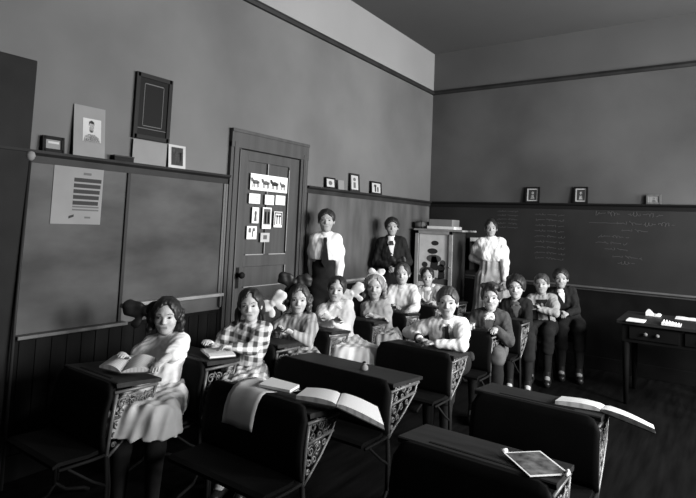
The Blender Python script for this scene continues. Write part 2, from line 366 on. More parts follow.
# things standing on the plate rail (left wall)
RAILX, G = 0.035, 'pictures standing on the left wall rail'
wall_card('framed_picture', 'small dark framed picture lying low at the far left end of rail', 'picture', 1.50, 1.615, ZR, 1.935, card, 0.03, G, frame=(0.02, 0.012, black), lean=0.12,
          prints=[('lettering', paper_grey, [R4(.25, .55, .8, .68)])])
wall_card('portrait_poster', 'grey card with portrait of bearded man in bow tie leaning on rail', 'picture', 1.672, 1.875, ZR, 2.16, card, 0.038, G, lean=0.10,
          prints=[('portrait_ground', paper_grey, [R4(.28, .30, .86, .76)]), ('coat', ink, [[(.30, .30), (.84, .30), (.78, .40), (.64, .45), (.46, .45), (.34, .40)]]),
                  ('shirt', paper, [[(.54, .32), (.48, .44), (.62, .44)]]), ('face', paper, [disc(.55, .60, .085, .085)]),
                  ('beard', ink_mid, [[(.48, .57), (.49, .50), (.55, .475), (.61, .50), (.62, .57), (.59, .53), (.51, .53)]]), ('hair', ink, [[(.46, .62), (.47, .70), (.55, .73), (.63, .70), (.64, .62), (.60, .665), (.50, .665)]])])
# black mark around facial features of the portrait
wall_card('slate', 'large dark framed panel with inner border line hung above rail', 'picture', 2.08, 2.352, 2.013, 2.465, black, 0.004, depth=0.012, frame=(0.03, 0.022, mat('black_frame', 0.014, 0.6, 0.08)),
          prints=[('border_line', ink_mid, [R4(.22, .2, .235, .86), R4(.775, .2, .79, .86), R4(.22, .845, .79, .86), R4(.22, .2, .79, .212), R4(.05, .16, .95, .17)])])
wall_card('pale_card', 'plain pale card standing on rail directly under the dark panel', 'card', 2.078, 2.345, ZR, 2.005, card, 0.02, depth=0.004)
t = thing('pointer_box', 'low dark box lying on rail between portrait poster and plain card', 'box', (0.032, 2.005, ZR))
boxo('box_body', black, (-0.024, 0.024, -0.072, 0.067, 0, 0.026), t, 0.002); boxo('box_lid', dark_wood, (-0.026, 0.026, -0.074, 0.069, 0.026, 0.036), t, 0.002)
wall_card('framed_picture', 'white bordered dark picture standing on rail left of the door', 'picture', 2.36, 2.508, ZR-0.0, 2.01, paper_grey, 0.03, G, lean=0.08,
          prints=[('dark_image', ink, [R4(.16, .13, .84, .9)]), ('figure', ink_mid, [disc(.5, .6, .1, .12), R4(.38, .2, .62, .5), R4(.25, .6, .35, .8), R4(.65, .3, .75, .7)])])
wall_card('framed_picture', 'small square grey picture, leftmost on rail right of the door', 'picture', 4.215, 4.37, ZR, 1.95, paper_grey, 0.03, G, lean=0.1, frame=(0.015, 0.01, black), prints=[('figure', ink_mid, [disc(.5, .5, .2, .2)])])
wall_card('pale_card', 'narrow white card second from left on rail right of the door', 'card', 4.42, 4.53, ZR, 1.94, card, 0.03, lean=0.1, prints=[('edge_line', ink_mid, [R4(0, 0, .1, 1)])])
wall_card('framed_picture', 'tallest framed portrait on rail right of the door', 'picture', 4.642, 4.81, ZR, 2.033, paper_grey, 0.03, G, lean=0.08, frame=(0.02, 0.012, dark_wood), prints=[('figure', ink_mid, [disc(.5, .68, .16, .1), R4(.38, .2, .62, .52)])])
wall_card('framed_picture', 'dark framed picture with black figure, rightmost on rail of left wall', 'picture', 5.055, 5.27, ZR, 1.985, paper_grey, 0.03, G, lean=0.08, frame=(0.018, 0.012, black), prints=[('figure', ink, [disc(.42, .66, .12, .12), R4(.36, .2, .5, .6), R4(.62, .2, .74, .6)])])
# framed pictures on the back wall rail (face towards -Y)
def back_picture(label, x0, x1, z1, m, fm, dark=True):
    t = wall_card('framed_picture', label, 'picture', -(x1-x0)/2, (x1-x0)/2, ZR, z1, m, 0, 'framed portraits on the back wall rail', frame=(0.020, 0.014, fm), lean=0.0,
              prints=[('inner_image', ink if dark else card, [R4(.20, .17, .80, .83)]), ('figure', paper_grey if dark else ink_mid, [disc(.5, .62, .09, .09), [(.36, .24), (.64, .24), (.58, .48), (.42, .48)]])])
    t.rotation_euler = (math.radians(-6), 0, 0); t.rotation_mode = 'XYZ'
    t.location = ((x0+x1)/2, L_-0.035, ZR); t.rotation_euler = (0, math.radians(-6), -PI/2); return t
back_picture('dark framed portrait on back rail above the tray, nearer the teacher', 1.305, 1.465, 2.033, paper_grey, black)
back_picture('dark framed portrait on back rail above the seated boys', 1.86, 2.003, 2.033, paper_grey, black)
back_picture('small pale framed picture at the right end of back rail', 2.60, 2.728, 1.945, card, trim_mid, False)
# window pole leaning at the end of the boards
t = thing('window_pole', 'long thin pole with pale round knob leaning at left board edge', 'pole', (0.10, 1.40, 0))
bm = bmesh.new(); tube(bm, [(0, 0, 0.0), (-0.03, 0.01, 0.9), (-0.055, 0.03, 1.78)], 0.009, 8); link('pole_shaft', finish(bm, True), dark_wood, t)
bm = bmesh.new(); lathe(bm, [(0.008, 0), (0.02, 0.012), (0.026, 0.03), (0.02, 0.048), (0.006, 0.058)], (-0.055, 0.03, 1.775)); link('pole_knob', finish(bm, True), card, t)

# ================================================================ DESKS
def iron_frame(y0, dep, zt, zr):
    """ornate openwork side casting in the YZ plane (local x=0)"""
    bm = bmesh.new()
    P = lambda *q: [(0, a, b) for a, b in q]
    s = dep/0.25
    rear = y0+dep*0.86
    tube(bm, P((y0+.0, zt-.045), (rear+0.02, zr-.03)), .0085, 6)
    tube(bm, P((y0+.012, zt-.055), (y0-.005, .52), (y0-.02, .37)), .0095, 6)
    tube(bm, P((y0-.005, .535), (rear-0.02, .545)), .0085, 6)
    tube(bm, P((rear+.01, zr-.035), (rear-.005, .59), (rear-.03, .54), (y0+.10*s, .455), (y0+.03, .40), (y0-.015, .365)), .008, 6)
    def scroll(cy, cz, r, a0, turns, sg=1):
        pts = [(0, cy+r*(1-0.75*k/16)*math.cos(a0+sg*turns*2*PI*k/16), cz+r*(1-0.75*k/16)*math.sin(a0+sg*turns*2*PI*k/16)) for k in range(17)]
        tube(bm, pts, .0045, 5)
    # lattice of scrolls filling the upper and lower panels
    for i, (a, b, r, an, sg) in enumerate([(.045, .60, .028, 0, 1), (.10, .595, .028, 2, -1), (.15, .59, .026, 4, 1), (.19, .60, .020, 1, -1), (.04, .56, .018, 3, 1), (.09, .555, .016, 5, -1), (.135, .556, .016, 2, 1),
                                           (.03, .50, .024, 1, 1), (.08, .50, .022, 3, -1), (.125, .51, .018, 5, 1), (.02, .455, .018, 2, 1), (.055, .455, .018, 4, -1), (.012, .415, .013, 0, 1)]):
        scroll(y0+a*s, b, r, an, 1.4, sg)
    for a, b, c, e in [(.02, .55, .07, .63), (.07, .63, .12, .55), (.12, .55, .17, .63), (.0, .53, .04, .47), (.04, .47, .09, .53)]:
        tube(bm, P((y0+a*s, b), (y0+(a+c)/2*s+.006, (b+e)/2), (y0+c*s, e)), .004, 5)
    return finish(bm, True)
def iron_leg():
    bm = bmesh.new(); P = lambda *q: [(0, a, b) for a, b in q]
    tube(bm, P((-.02, .375), (-.01, .25), (-.01, .10)), .0105, 6); tube(bm, P((-.012, .36), (.004, .24), (.005, .12)), .009, 6)
    tube(bm, P((-.16, .012), (-.13, .03), (-.04, .06), (-.005, .11), (.05, .06), (.15, .03), (.18, .012)), .011, 6)
    tube(bm, P((-.02, .38), (-.10, .378), (-.24, .382)), .008, 6); tube(bm, P((-.015, .24), (-.08, .28), (-.2, .375)), .007, 6)
    return finish(bm, True)
iron_shaded = mat('shade_black_iron', 0.008, 0.7, 0.08)  # leg iron blackened in its colour to stand for shade near the floor
def desk(label, x0, x1, y0, dep=0.30, zt=0.70, zr=0.678, back=None):
    xc = (x0+x1)/2; w2 = (x1-x0)/2
    t = thing('school_desk', label, 'desk', (xc, y0, 0), 0, 'cast iron school desks in rows')
    # curved seat back panel with rounded ends
    bm = bmesh.new(); n = 22; m_ = 8; rows = []
    for side in (0, 1):
        g = []
        for j in range(m_+1):
            v = j/m_; row = []
            for i in range(n+1):
                u = -1+2*i/n
                top = (back or zt-0.004); rc = 0.055; dx = w2-abs(u)*w2
                cut = 0 if dx > rc else rc-math.sqrt(max(0, rc*rc-(rc-dx)**2))
                z = 0.40+(top-cut-0.40)*v
                yy = -0.012-0.045*math.sin(PI*min(1, (z-0.3)/0.42))*0.9+0.012*(v)
                row.append(bm.verts.new((u*w2, yy+(0.009 if side else -0.009), z)))
            g.append(row)
        rows.append(g)
    for side in (0, 1):
        for j in range(m_):
            for i in range(n):
                q = (rows[side][j][i], rows[side][j][i+1], rows[side][j+1][i+1], rows[side][j+1][i]); bm.faces.new(q if side == 0 else q[::-1])
    for j in range(m_):
        bm.faces.new((rows[0][j][0], rows[0][j+1][0], rows[1][j+1][0], rows[1][j][0])); bm.faces.new((rows[0][j][n], rows[1][j][n], rows[1][j+1][n], rows[0][j+1][n]))
    for i in range(n):
        bm.faces.new((rows[0][m_][i], rows[0][m_][i+1], rows[1][m_][i+1], rows[1][m_][i])); bm.faces.new((rows[0][0][i], rows[1][0][i], rows[1][0][i+1], rows[0][0][i+1]))
    link('seat_back', finish(bm, True), desk_wood, t)
    bm = bmesh.new()
    sl = (zr-zt)/dep
    prof = [(0.004, zt-0.022), (0.0, zt-0.004), (0.006, zt), (dep-0.006, zr), (dep, zr-0.005), (dep-0.002, zr-0.02)]
    prism(bm, prof, -w2, w2, 0)
    link('desktop', finish(bm), desk_top, t)
    boxo('pencil_groove', black, (-w2*0.6, w2*0.6, 0.03, 0.042, zt-0.004, zt-0.0005), t)
    bm = bmesh.new(); box(bm, -w2+0.035, w2-0.035, 0.012, dep-0.05, 0.565, 0.578); box(bm, -w2+0.035, w2-0.035, 0.006, 0.018, 0.57, zt-0.02)
    link('book_shelf', finish(bm), desk_wood, t)
    for k in (-1, 1):
        o = link('side_frame', iron_frame(0, dep, zt, zr), iron, t); o.location = (k*(w2-0.012), 0, 0)
        o = link('leg', iron_leg(), iron_shaded, t); o.location = (k*(w2-0.012), 0, 0)
    bm = bmesh.new()
    prism(bm, [(-0.055, .392), (-0.10, .388), (-0.24, .395), (-0.262, .388), (-0.262, .402), (-0.24, .412), (-0.10, .404), (-0.055, .41)], -w2+0.02, w2-0.02, 0)
    link('seat', finish(bm), desk_wood, t)
    return t
# row beside the left wall
row1 = [(0.44, 0.92, 1.505, 'nearest school desk of the wall row, in front of girl in white dress'),
        (0.44, 0.92, 2.045, 'wall row desk with ornate iron side, in front of girl in checked dress'),
        (0.44, 0.92, 2.62, 'wall row desk with iron side in front of the striped dress girl'),
        (0.44, 0.92, 3.20, 'wall row desk in front of the girl in white blouse with folded arms'),
        (0.44, 0.92, 3.78, 'wall row desk in front of fair haired girl with pale head band'),
        (0.44, 0.92, 4.36, 'wall row desk in front of girl in cream blouse and dark belt'),
        (0.44, 0.92, 4.95, 'wall row desk in front of girl in white pinafore by the cabinet'),
        (0.44, 0.92, 5.52, 'last desk of the wall row, just before the picture cabinet')]
for x0, x1, y0, l in row1: desk(l, x0, x1, y0, 0.25)
desk('empty front desk with grey sheet hanging over its back and open book', 1.165, 1.79, 1.875, 0.245, 0.668, 0.638, 0.700)
desk('wide empty desk second in middle row with small inkwell on its top', 1.00, 1.81, 2.56, 0.35, 0.650, 0.622, 0.668)
desk('middle row desk on which boy in white shirt and tie rests his arms', 1.23, 1.80, 3.375, 0.28, 0.652, 0.632, 0.668)
desk('middle row desk with papers in front of boy in dark jacket', 1.23, 1.80, 4.12, 0.30)
desk('dark middle row desk behind the boy in dark jacket, before curly haired boy', 1.23, 1.80, 4.87, 0.26)
desk('right hand front desk with bordered picture print lying on it', 2.24, 2.82, 1.845, 0.25)
desk('right hand desk with open book overhanging its end', 2.24, 2.82, 2.62, 0.26)

# ---------------------------------------------------------------- books and papers
def grid_surface(corners, nu, nv, f, thick):
    """corners: near-left, near-right, far-right, far-left; returns closed slab mesh, f(u,v) lifts the top"""
    nl, nr, fr, fl = [Vector(c) for c in corners]; bm = bmesh.new(); top = []; bot = []
    for j in range(nv+1):
        v = j/nv; a = []; b = []
        for i in range(nu+1):
            u = i/nu; p = nl.lerp(nr, u).lerp(fl.lerp(fr, u), v)
            a.append(bm.verts.new(p+Vector((0, 0, f(u, v))))); b.append(bm.verts.new(p+Vector((0, 0, -thick))))
        top.append(a); bot.append(b)
    for j in range(nv):
        for i in range(nu):
            bm.faces.new((top[j][i], top[j][i+1], top[j+1][i+1], top[j+1][i])); bm.faces.new((bot[j][i], bot[j+1][i], bot[j+1][i+1], bot[j][i+1]))
    for i in range(nu):
        bm.faces.new((top[0][i], bot[0][i], bot[0][i+1], top[0][i+1])); bm.faces.new((top[nv][i], top[nv][i+1], bot[nv][i+1], bot[nv][i]))
    for j in range(nv):
        bm.faces.new((top[j][0], top[j+1][0], bot[j+1][0], bot[j][0])); bm.faces.new((top[j][nu], bot[j][nu], bot[j+1][nu], top[j+1][nu]))
    me = finish(bm, True); me.set_sharp_from_angle(angle=0.7); return me
page_m = mat('book_page', 0.60, 0.8, 0.2)
def page_material():
    m = bpy.data.materials.new('printed_page'); m.use_nodes = True; nt = m.node_tree; b = nt.nodes['Principled BSDF']
    tc = nt.nodes.new('ShaderNodeTexCoord'); wv = nt.nodes.new('ShaderNodeTexWave'); wv.bands_direction = 'Y'
    wv.inputs['Scale'].default_value = 26; wv.inputs['Distortion'].default_value = 0.6
    mr = nt.nodes.new('ShaderNodeMapRange'); mr.inputs['To Min'].default_value = 0.50; mr.inputs['To Max'].default_value = 0.36; mr.inputs['From Min'].default_value = 0.55
    nt.links.new(tc.outputs['Object'], wv.inputs['Vector']); nt.links.new(wv.outputs['Fac'], mr.inputs['Value']); nt.links.new(mr.outputs[0], b.inputs['Base Color'])
    b.inputs['Roughness'].default_value = 0.8; b.inputs['Specular IOR Level'].default_value = 0.2
    return m
page_print = page_material()
def open_book(label, left, right, thick=0.016, bulge=0.008, name='open_book', covm=cl_mid):
    """left/right: corner lists near-left, near-right, far-right, far-left in world space"""
    c = Vector(left[1]); t = thing(name, label, 'book', (c.x, c.y, c.z-thick-0.004))
    o = t.location
    L2 = [tuple(Vector(p)-o) for p in left]; R2 = [tuple(Vector(p)-o) for p in right]
    link('page_block', grid_surface(L2, 10, 6, lambda u, v: bulge*math.sin(PI*min(1, u*1.05))**1 * (0.6+0.4*u) - 0.006*(u > .98), thick), page_print, t)
    link('page_block', grid_surface(R2, 10, 6, lambda u, v: bulge*math.sin(PI*min(1, (1-u)*1.05)) * (1-0.4*u) - 0.006*(u < .02), thick), page_print, t)
    def cover(cs):
        cs = [Vector(p) for p in cs]; ce = sum(cs, Vector())/4
        return [tuple(p+(p-ce)*0.04+Vector((0, 0, -thick))) for p in cs]
    link('cover', grid_surface(cover(L2), 2, 2, lambda u, v: 0, 0.004), covm, t); link('cover', grid_surface(cover(R2), 2, 2, lambda u, v: 0, 0.004), covm, t)
    return t
open_book('large open book lying across the right end of the empty front desk',
          [(1.672, 1.918, .712), (1.868, 1.955, .714), (1.742, 2.165, .685), (1.578, 2.11, .685)],
          [(1.872, 1.957, .714), (2.07, 2.03, .648), (1.91, 2.24, .635), (1.747, 2.17, .685)])
open_book('wide open book overhanging the desk at the right edge of the room',
          [(2.615, 2.668, .716), (2.800, 2.712, .714), (2.79, 2.90, .682), (2.60, 2.86, .688)],
          [(2.803, 2.713, .714), (3.02, 2.665, .688), (3.00, 2.83, .655), (2.793, 2.901, .682)], covm=cl_char)
open_book('open book propped in the hands of the girl in white dress',
          [(.665, 1.565, .725), (.80, 1.60, .717), (.70, 1.72, .75), (.57, 1.70, .735)],
          [(.802, 1.602, .717), (.905, 1.70, .722), (.80, 1.80, .745), (.703, 1.722, .75)], 0.008, 0.02)
# grey sheet over the seat back and pale tablet on the front desk
def sheet_drape():
    bm = bmesh.new(); prof = []     # (y, z, x-left, x-right) from the bottom of the hang up and over the desktop
    prof = [(-0.078, .548, 1.33, 1.525), (-0.076, .575, 1.331, 1.527), (-0.070, .62, 1.333, 1.529), (-0.052, .67, 1.335, 1.53), (-0.025, .70, 1.338, 1.53), (0.0, .7075, 1.34, 1.53), (.03, .704, 1.31, 1.545), (.10, .694, 1.275, 1.56), (.17, .682, 1.26, 1.565), (.215, .674, 1.25, 1.56)]
    A = []; n = 8
    for s in (0, 1):
        g = []
        for (yy, z, xa, xb) in prof:
            g.append([bm.verts.new((xa+(xb-xa)*i/n-1.42, yy-0.0015*s, z-0.002*s+0.002*math.sin(i*1.3+z*20)-0.5)) for i in range(n+1)])
        A.append(g)
    for s in (0, 1):
        for j in range(len(prof)-1):
            for i in range(n): bm.faces.new((A[s][j][i], A[s][j][i+1], A[s][j+1][i+1], A[s][j+1][i]))
    for j in range(len(prof)-1):
        bm.faces.new((A[0][j][0], A[0][j+1][0], A[1][j+1][0], A[1][j][0])); bm.faces.new((A[0][j][n], A[1][j][n], A[1][j+1][n], A[0][j+1][n]))
    for i in range(n):
        bm.faces.new((A[0][0][i], A[1][0][i], A[1][0][i+1], A[0][0][i+1])); bm.faces.new((A[0][-1][i], A[0][-1][i+1], A[1][-1][i+1], A[1][-1][i]))
    return finish(bm, True)
o = link('paper_sheet', sheet_drape(), mat('grey_sheet', 0.36, 0.8, 0.2, 0.05, 8), None, (1.42, 1.875, 0.5)); tag(o, 'grey sheet of paper hanging down over the back of front desk', 'paper')
t = thing('writing_tablet', 'flat pale writing tablet lying on the front desk beside open book', 'tablet', (1.47, 1.985, 0.70), 0.0)
link('page_block', grid_surface([(-.02, -.08, .020), (.145, -.045, .018), (.085, .095, .000), (-.10, .095, .000)], 3, 3, lambda u, v: 0, .012), mat('tablet_paper', 0.48, 0.8, 0.2), t)
link('cover', grid_surface([(-.022, -.082, .007), (.148, -.047, .005), (.087, .098, -.013), (-.102, .098, -.013)], 3, 3, lambda u, v: 0, .003), cl_mid, t)
# bordered print on the right front desk
t = thing('picture_print', 'white bordered picture print lying askew on the right front desk', 'print', (2.726, 1.945, 0.7035), math.radians(-44))
bm = bmesh.new(); box(bm, -.091, .091, -.073, .073, 0, .002); 
link('sheet', finish(bm), paper, t); t.rotation_euler = (math.radians(0), 0, math.radians(-44))
bm = bmesh.new(); box(bm, -.083, .083, -.065, .065, .002, .0028); link('image', finish(bm), mat('print_image', 0.03, 0.8, 0.2, 0.9, 22, g2=0.16), t)
bm = bmesh.new(); tube(bm, [(-.094, -.078, .007), (-.094, -.056, .007)], .007, 6); link('curled_corner', finish(bm, True), paper, t)
bm = bmesh.new(); tube(bm, [(.07, .078, .004), (.09, .066, .005), (.10, .05, .003)], .006, 6); link('curled_corner', finish(bm, True), paper, t)
# papers in front of the checked dress girl, and for the jacket boy
t = thing('exercise_book', 'open white exercise book under the hands of checked dress girl', 'book', (.82, 2.19, .703), math.radians(-25))
link('page_block', grid_surface([(-.10, -.06, .012), (.10, -.06, .012), (.10, .09, .01), (-.10, .09, .01)], 6, 3, lambda u, v: .008*abs(math.sin(2*PI*u)), .01), page_m, t)
boxo('cover', cl_mid, (-.105, .105, -.063, .093, -.001, .002), t)
t = thing('exercise_book', 'pale book lying closed before the boy in dark jacket', 'book', (1.50, 4.24, .70), math.radians(8))
boxo('page_block', page_m, (-.09, .09, -.06, .07, .003, .02), t, .001); boxo('cover', paper_grey, (-.093, .093, -.062, .072, .020, .023), t, .001)
t = thing('inkwell', 'small pale inkwell standing on the wide empty desk', 'inkwell', (1.52, 2.72, .640))
bm = bmesh.new(); lathe(bm, [(.022, 0), (.024, .006), (.022, .022), (.012, .03), (.012, .036), (.017, .04)]); link('bottle', finish(bm, True), card, t)
bm = bmesh.new(); lathe(bm, [(.009, .0405), (.009, .047)]); link('stopper', finish(bm, True), black, t)

# ---------------------------------------------------------------- picture cabinet in the far corner
t = thing('cabinet', 'wooden picture cabinet standing in the far left corner', 'cabinet', (0.36, 6.02, 0))
bm = bmesh.new()
box(bm, -.25, -.23, 0, .4, 0, 1.45); box(bm, .23, .25, 0, .4, 0, 1.45); box(bm, -.25, .25, .38, .4, 0, 1.45); box(bm, -.25, .25, 0, .4, 0, .06); box(bm, -.25, .25, 0.02, .4, .62, .64)
link('body', finish(bm), mat('cabinet_wood', 0.035, 0.5, 0.3, 0.2, 8, stretch=(3, 3, .2)), t)
bm = bmesh.new(); box(bm, -.27, .38, -.03, .42, 1.45, 1.472, .003); link('top_board', finish(bm), trim_light, t)
bm = bmesh.new()
for a, b_, c, e in ((-.25, -.205, .66, 1.45), (.205, .25, .66, 1.45), (-.25, .25, 1.41, 1.45), (-.25, .25, .66, .70)): box(bm, a, b_, -.018, 0, c, e, .002)
dr = link('door', finish(bm), mat('cabinet_frame', 0.26, 0.5, 0.3, 0.2, 8), t)
bm = bmesh.new(); lathe(bm, [(.006, 0), (.006, .012), (.012, .018), (.010, .026)], mx=Matrix.Translation((.225, -.018, 1.02)) @ Matrix.Rotation(PI/2, 4, 'X')); link('knob', finish(bm, True), brass, dr)
for z0, z1 in ((.08, .34), (.36, .62)):
    dw = boxo('drawer', dark_wood, (-.235, .235, -.012, .0, z0, z1), t, .003)
    bm = bmesh.new(); lathe(bm, [(.006, 0), (.006, .012), (.013, .018), (.010, .026)], mx=Matrix.Translation((0, -.012, (z0+z1)/2)) @ Matrix.Rotation(PI/2, 4, 'X')); link('knob', finish(bm, True), brass, dw)
t = thing('display_picture', 'large pale picture of dark figures shown in the cabinet door', 'picture', (0.36, 6.03, .70))
boxo('sheet', mat('display_paper', 0.55, 0.8, 0.2, 0.12, 9), (-.203, .203, 0, .006, 0, .71), t)
def fpanel(name, m, polys, y=-0.0015, par=t):
    bm = bmesh.new()
    for poly in polys: prism(bm, poly, y, 0.0, 1)
    return link(name, finish(bm), m, par)
fpanel('dark_figure', ink, [disc(.01, .60, .05, .03), disc(-.02, .50, .07, .035), [(-.05, .27), (.05, .27), (.06, .36), (.03, .44), (-.03, .44)], disc(-.12, .33, .04, .035), disc(.10, .30, .05, .05), [(.06, .16), (.15, .18), (.14, .28), (.07, .27)]])
fpanel('grey_figure', ink_mid, [disc(.0, .41, .10, .05), disc(-.12, .24, .07, .06), disc(.12, .36, .04, .04), [(-.2, .12), (.2, .10), (.2, .17), (-.2, .2)]])
t = thing('paper_stack', 'stack of white papers lying on top of the corner cabinet', 'papers', (.42, 6.16, 1.474))
boxo('lower_sheets', paper, (-.17, .19, -.12, .12, 0, .035), t, .002); boxo('upper_sheets', card, (-.15, .16, -.11, .11, .035, .12), t, .004)
t = thing('map_roll', 'rolled grey paper lying at left end of the cabinet top', 'roll', (.17, 6.10, 1.474))
bm = bmesh.new(); tube(bm, [(-.10, -.02, .045), (.07, .03, .045)], .042, 16); link('roll', finish(bm, True), card, t)
bm = bmesh.new(); tube(bm, [(-.03, 0, .045), (-.02, .003, .045)], .0435, 16); link('tie', finish(bm, True), ink, t)
# small shelf right of the cabinet with a few things
t = thing('wall_shelf', 'narrow dark shelf bracketed to back wall right of the cabinet', 'shelf', (.80, L_-.014, 1.10))
boxo('board', dark_wood, (-.15, .15, -.17, 0, 0, .018), t, .002)
boxo('upper_board', dark_wood, (-.15, .15, -.15, 0, .22, .236), t, .002)
for sx in (-.15, .138): boxo('bracket', dark_wood, (sx, sx+.012, -.15, 0, -.12, .22), t)
for i, (xx, ww, mm, l) in enumerate([(.70, .10, paper_grey, 'grey book lying on upper wall shelf beside the cabinet'), (.85, .12, card, 'pale book lying on upper wall shelf nearer the teacher')]):
    t = thing('closed_book', l, 'book', (xx, L_-.09, 1.3365), .05*i)
    boxo('cover', mm, (-ww/2, ww/2, -.06, .06, 0, .05), t, .003); boxo('page_block', paper, (-ww/2+.004, ww/2+.001, -.062, .056, .006, .044), t)
o = link('folded_paper', grid_surface([(-.06, -.06, .0), (.03, -.07, .01), (.07, .03, .015), (-.06, .05, .0)], 5, 5, lambda u, v: .05*(1-u)*(1-v)+.012*math.sin(5*u), .002), paper, None, (.73, L_-.10, 1.1205))
tag(o, 'crumpled white paper on the lower wall shelf beside the cabinet', 'paper')

# ---------------------------------------------------------------- teacher's table at the far right
t = thing('teacher_desk', 'dark table with drawers at the far right under the chalkboard', 'desk', (2.98, 5.75, 0))
boxo('top', desk_top, (-.50, .50, -.36, .36, .71, .74), t, .004)
boxo('body', desk_wood, (-.46, .46, -.32, .32, .55, .71), t, .003)
for sx in (-1, 1):
    for sy in (-1, 1):
        bm = bmesh.new(); tube(bm, [(sx*.43, sy*.29, .56), (sx*.43, sy*.29, .3), (sx*.43, sy*.29, 0)], [.03, .026, .018], 8); link('leg', finish(bm, True), desk_wood, t)
for k, xa in enumerate((-.40, .02)):
    dw = boxo('drawer', desk_wood, (xa, xa+.38, -.335, -.32, .585, .69), t, .002)
    for kx in (xa+.13, xa+.22):
        bm = bmesh.new(); lathe(bm, [(.006, 0), (.006, .012), (.016, .018), (.012, .028)], mx=Matrix.Translation((kx, -.335, .64)) @ Matrix.Rotation(PI/2, 4, 'X')); link('knob', finish(bm, True), card, dw)
tp = [('folded_paper', 'bright flat sheet at the front left of the far table', (2.63, 5.46, .7425), .14, .10, .004, 1),
      ('crumpled_paper', 'crumpled pale paper at the front right of the far table', (2.90, 5.47, .7425), .14, .09, .035, 9),
      ('folded_paper', 'peaked white paper at the rear left of the far table', (2.72, 5.98, .7425), .12, .09, .07, 2),
      ('folded_paper', 'long flat paper at the rear right of the far table', (3.02, 5.98, .7425), .24, .09, .006, 3)]
for n_, l, loc, ww, dd, hh, fq in tp:
    o = link(n_, grid_surface([(-ww/2, -dd, 0), (ww/2, -dd, 0), (ww/2, dd, 0), (-ww/2, dd, 0)], 14, 10, lambda u, v: hh*(abs(math.sin(fq*u*2.2+.4))*(.5+.5*math.cos(fq*v*1.7)) if fq > 1 else 1)*(1-u*.6)+.003, .001), paper, None, loc)
    tag(o, l, 'paper')

# ================================================================ PEOPLE
def V(*a): return np.array(a, dtype=np.float64)
UP = V(0, 0, 1)
def nrm(v): return v/np.linalg.norm(v)
def surface_net(d, org, h):
    """naive surface nets over a signed distance grid"""
    ins = d < 0
    c = ins[:-1, :-1, :-1].astype(np.int8)
    s = np.zeros_like(c)
    for dx in (0, 1):
        for dy in (0, 1):
            for dz in (0, 1):
                s += ins[dx:dx+c.shape[0], dy:dy+c.shape[1], dz:dz+c.shape[2]]
    act = (s > 0) & (s < 8)
    I, J, K = np.nonzero(act)
    idx = -np.ones(act.shape, dtype=np.int64); idx[I, J, K] = np.arange(len(I))
    acc = np.zeros((len(I), 3)); cnt = np.zeros(len(I))
    for ax in range(3):
        o1, o2 = [a for a in range(3) if a != ax]
        for p in (0, 1):
            for q in (0, 1):
                a = [I, J, K]; a[o1] = a[o1]+p; a[o2] = a[o2]+q
                b = list(a); b[ax] = b[ax]+1
                da = d[tuple(a)]; db = d[tuple(b)]
                m = (da < 0) != (db < 0); t = np.where(m, da/np.where(m, da-db, 1), 0)
                pt = np.zeros((len(I), 3)); pt[:, o1] = p; pt[:, o2] = q; pt[:, ax] = t
                acc += pt*m[:, None]; cnt += m
    co = (np.stack([I, J, K], 1)+acc/np.maximum(cnt, 1)[:, None])*h+org
    quads = []
    for ax in range(3):
        o1, o2 = [(1, 2), (2, 0), (0, 1)][ax]
        sl = [slice(None)]*3; sl2 = [slice(None)]*3; sl[ax] = slice(0, -1); sl2[ax] = slice(1, None)
        A = ins[tuple(sl)]; B = ins[tuple(sl2)]
        ch = A != B
        E_ = np.array(np.nonzero(ch)).T
        ok = (E_[:, o1] > 0) & (E_[:, o2] > 0) & (E_[:, o1] < d.shape[o1]-1) & (E_[:, o2] < d.shape[o2]-1)
        E_ = E_[ok]
        flip = A[tuple(E_.T)]
        def g(u, v):
            e = E_.copy(); e[:, o1] -= u; e[:, o2] -= v; return idx[tuple(e.T)]
        q = np.stack([g(1, 1), g(0, 1), g(0, 0), g(1, 0)], 1)
        q[~flip] = q[~flip][:, ::-1]
        quads.append(q)
    return co, np.concatenate(quads)

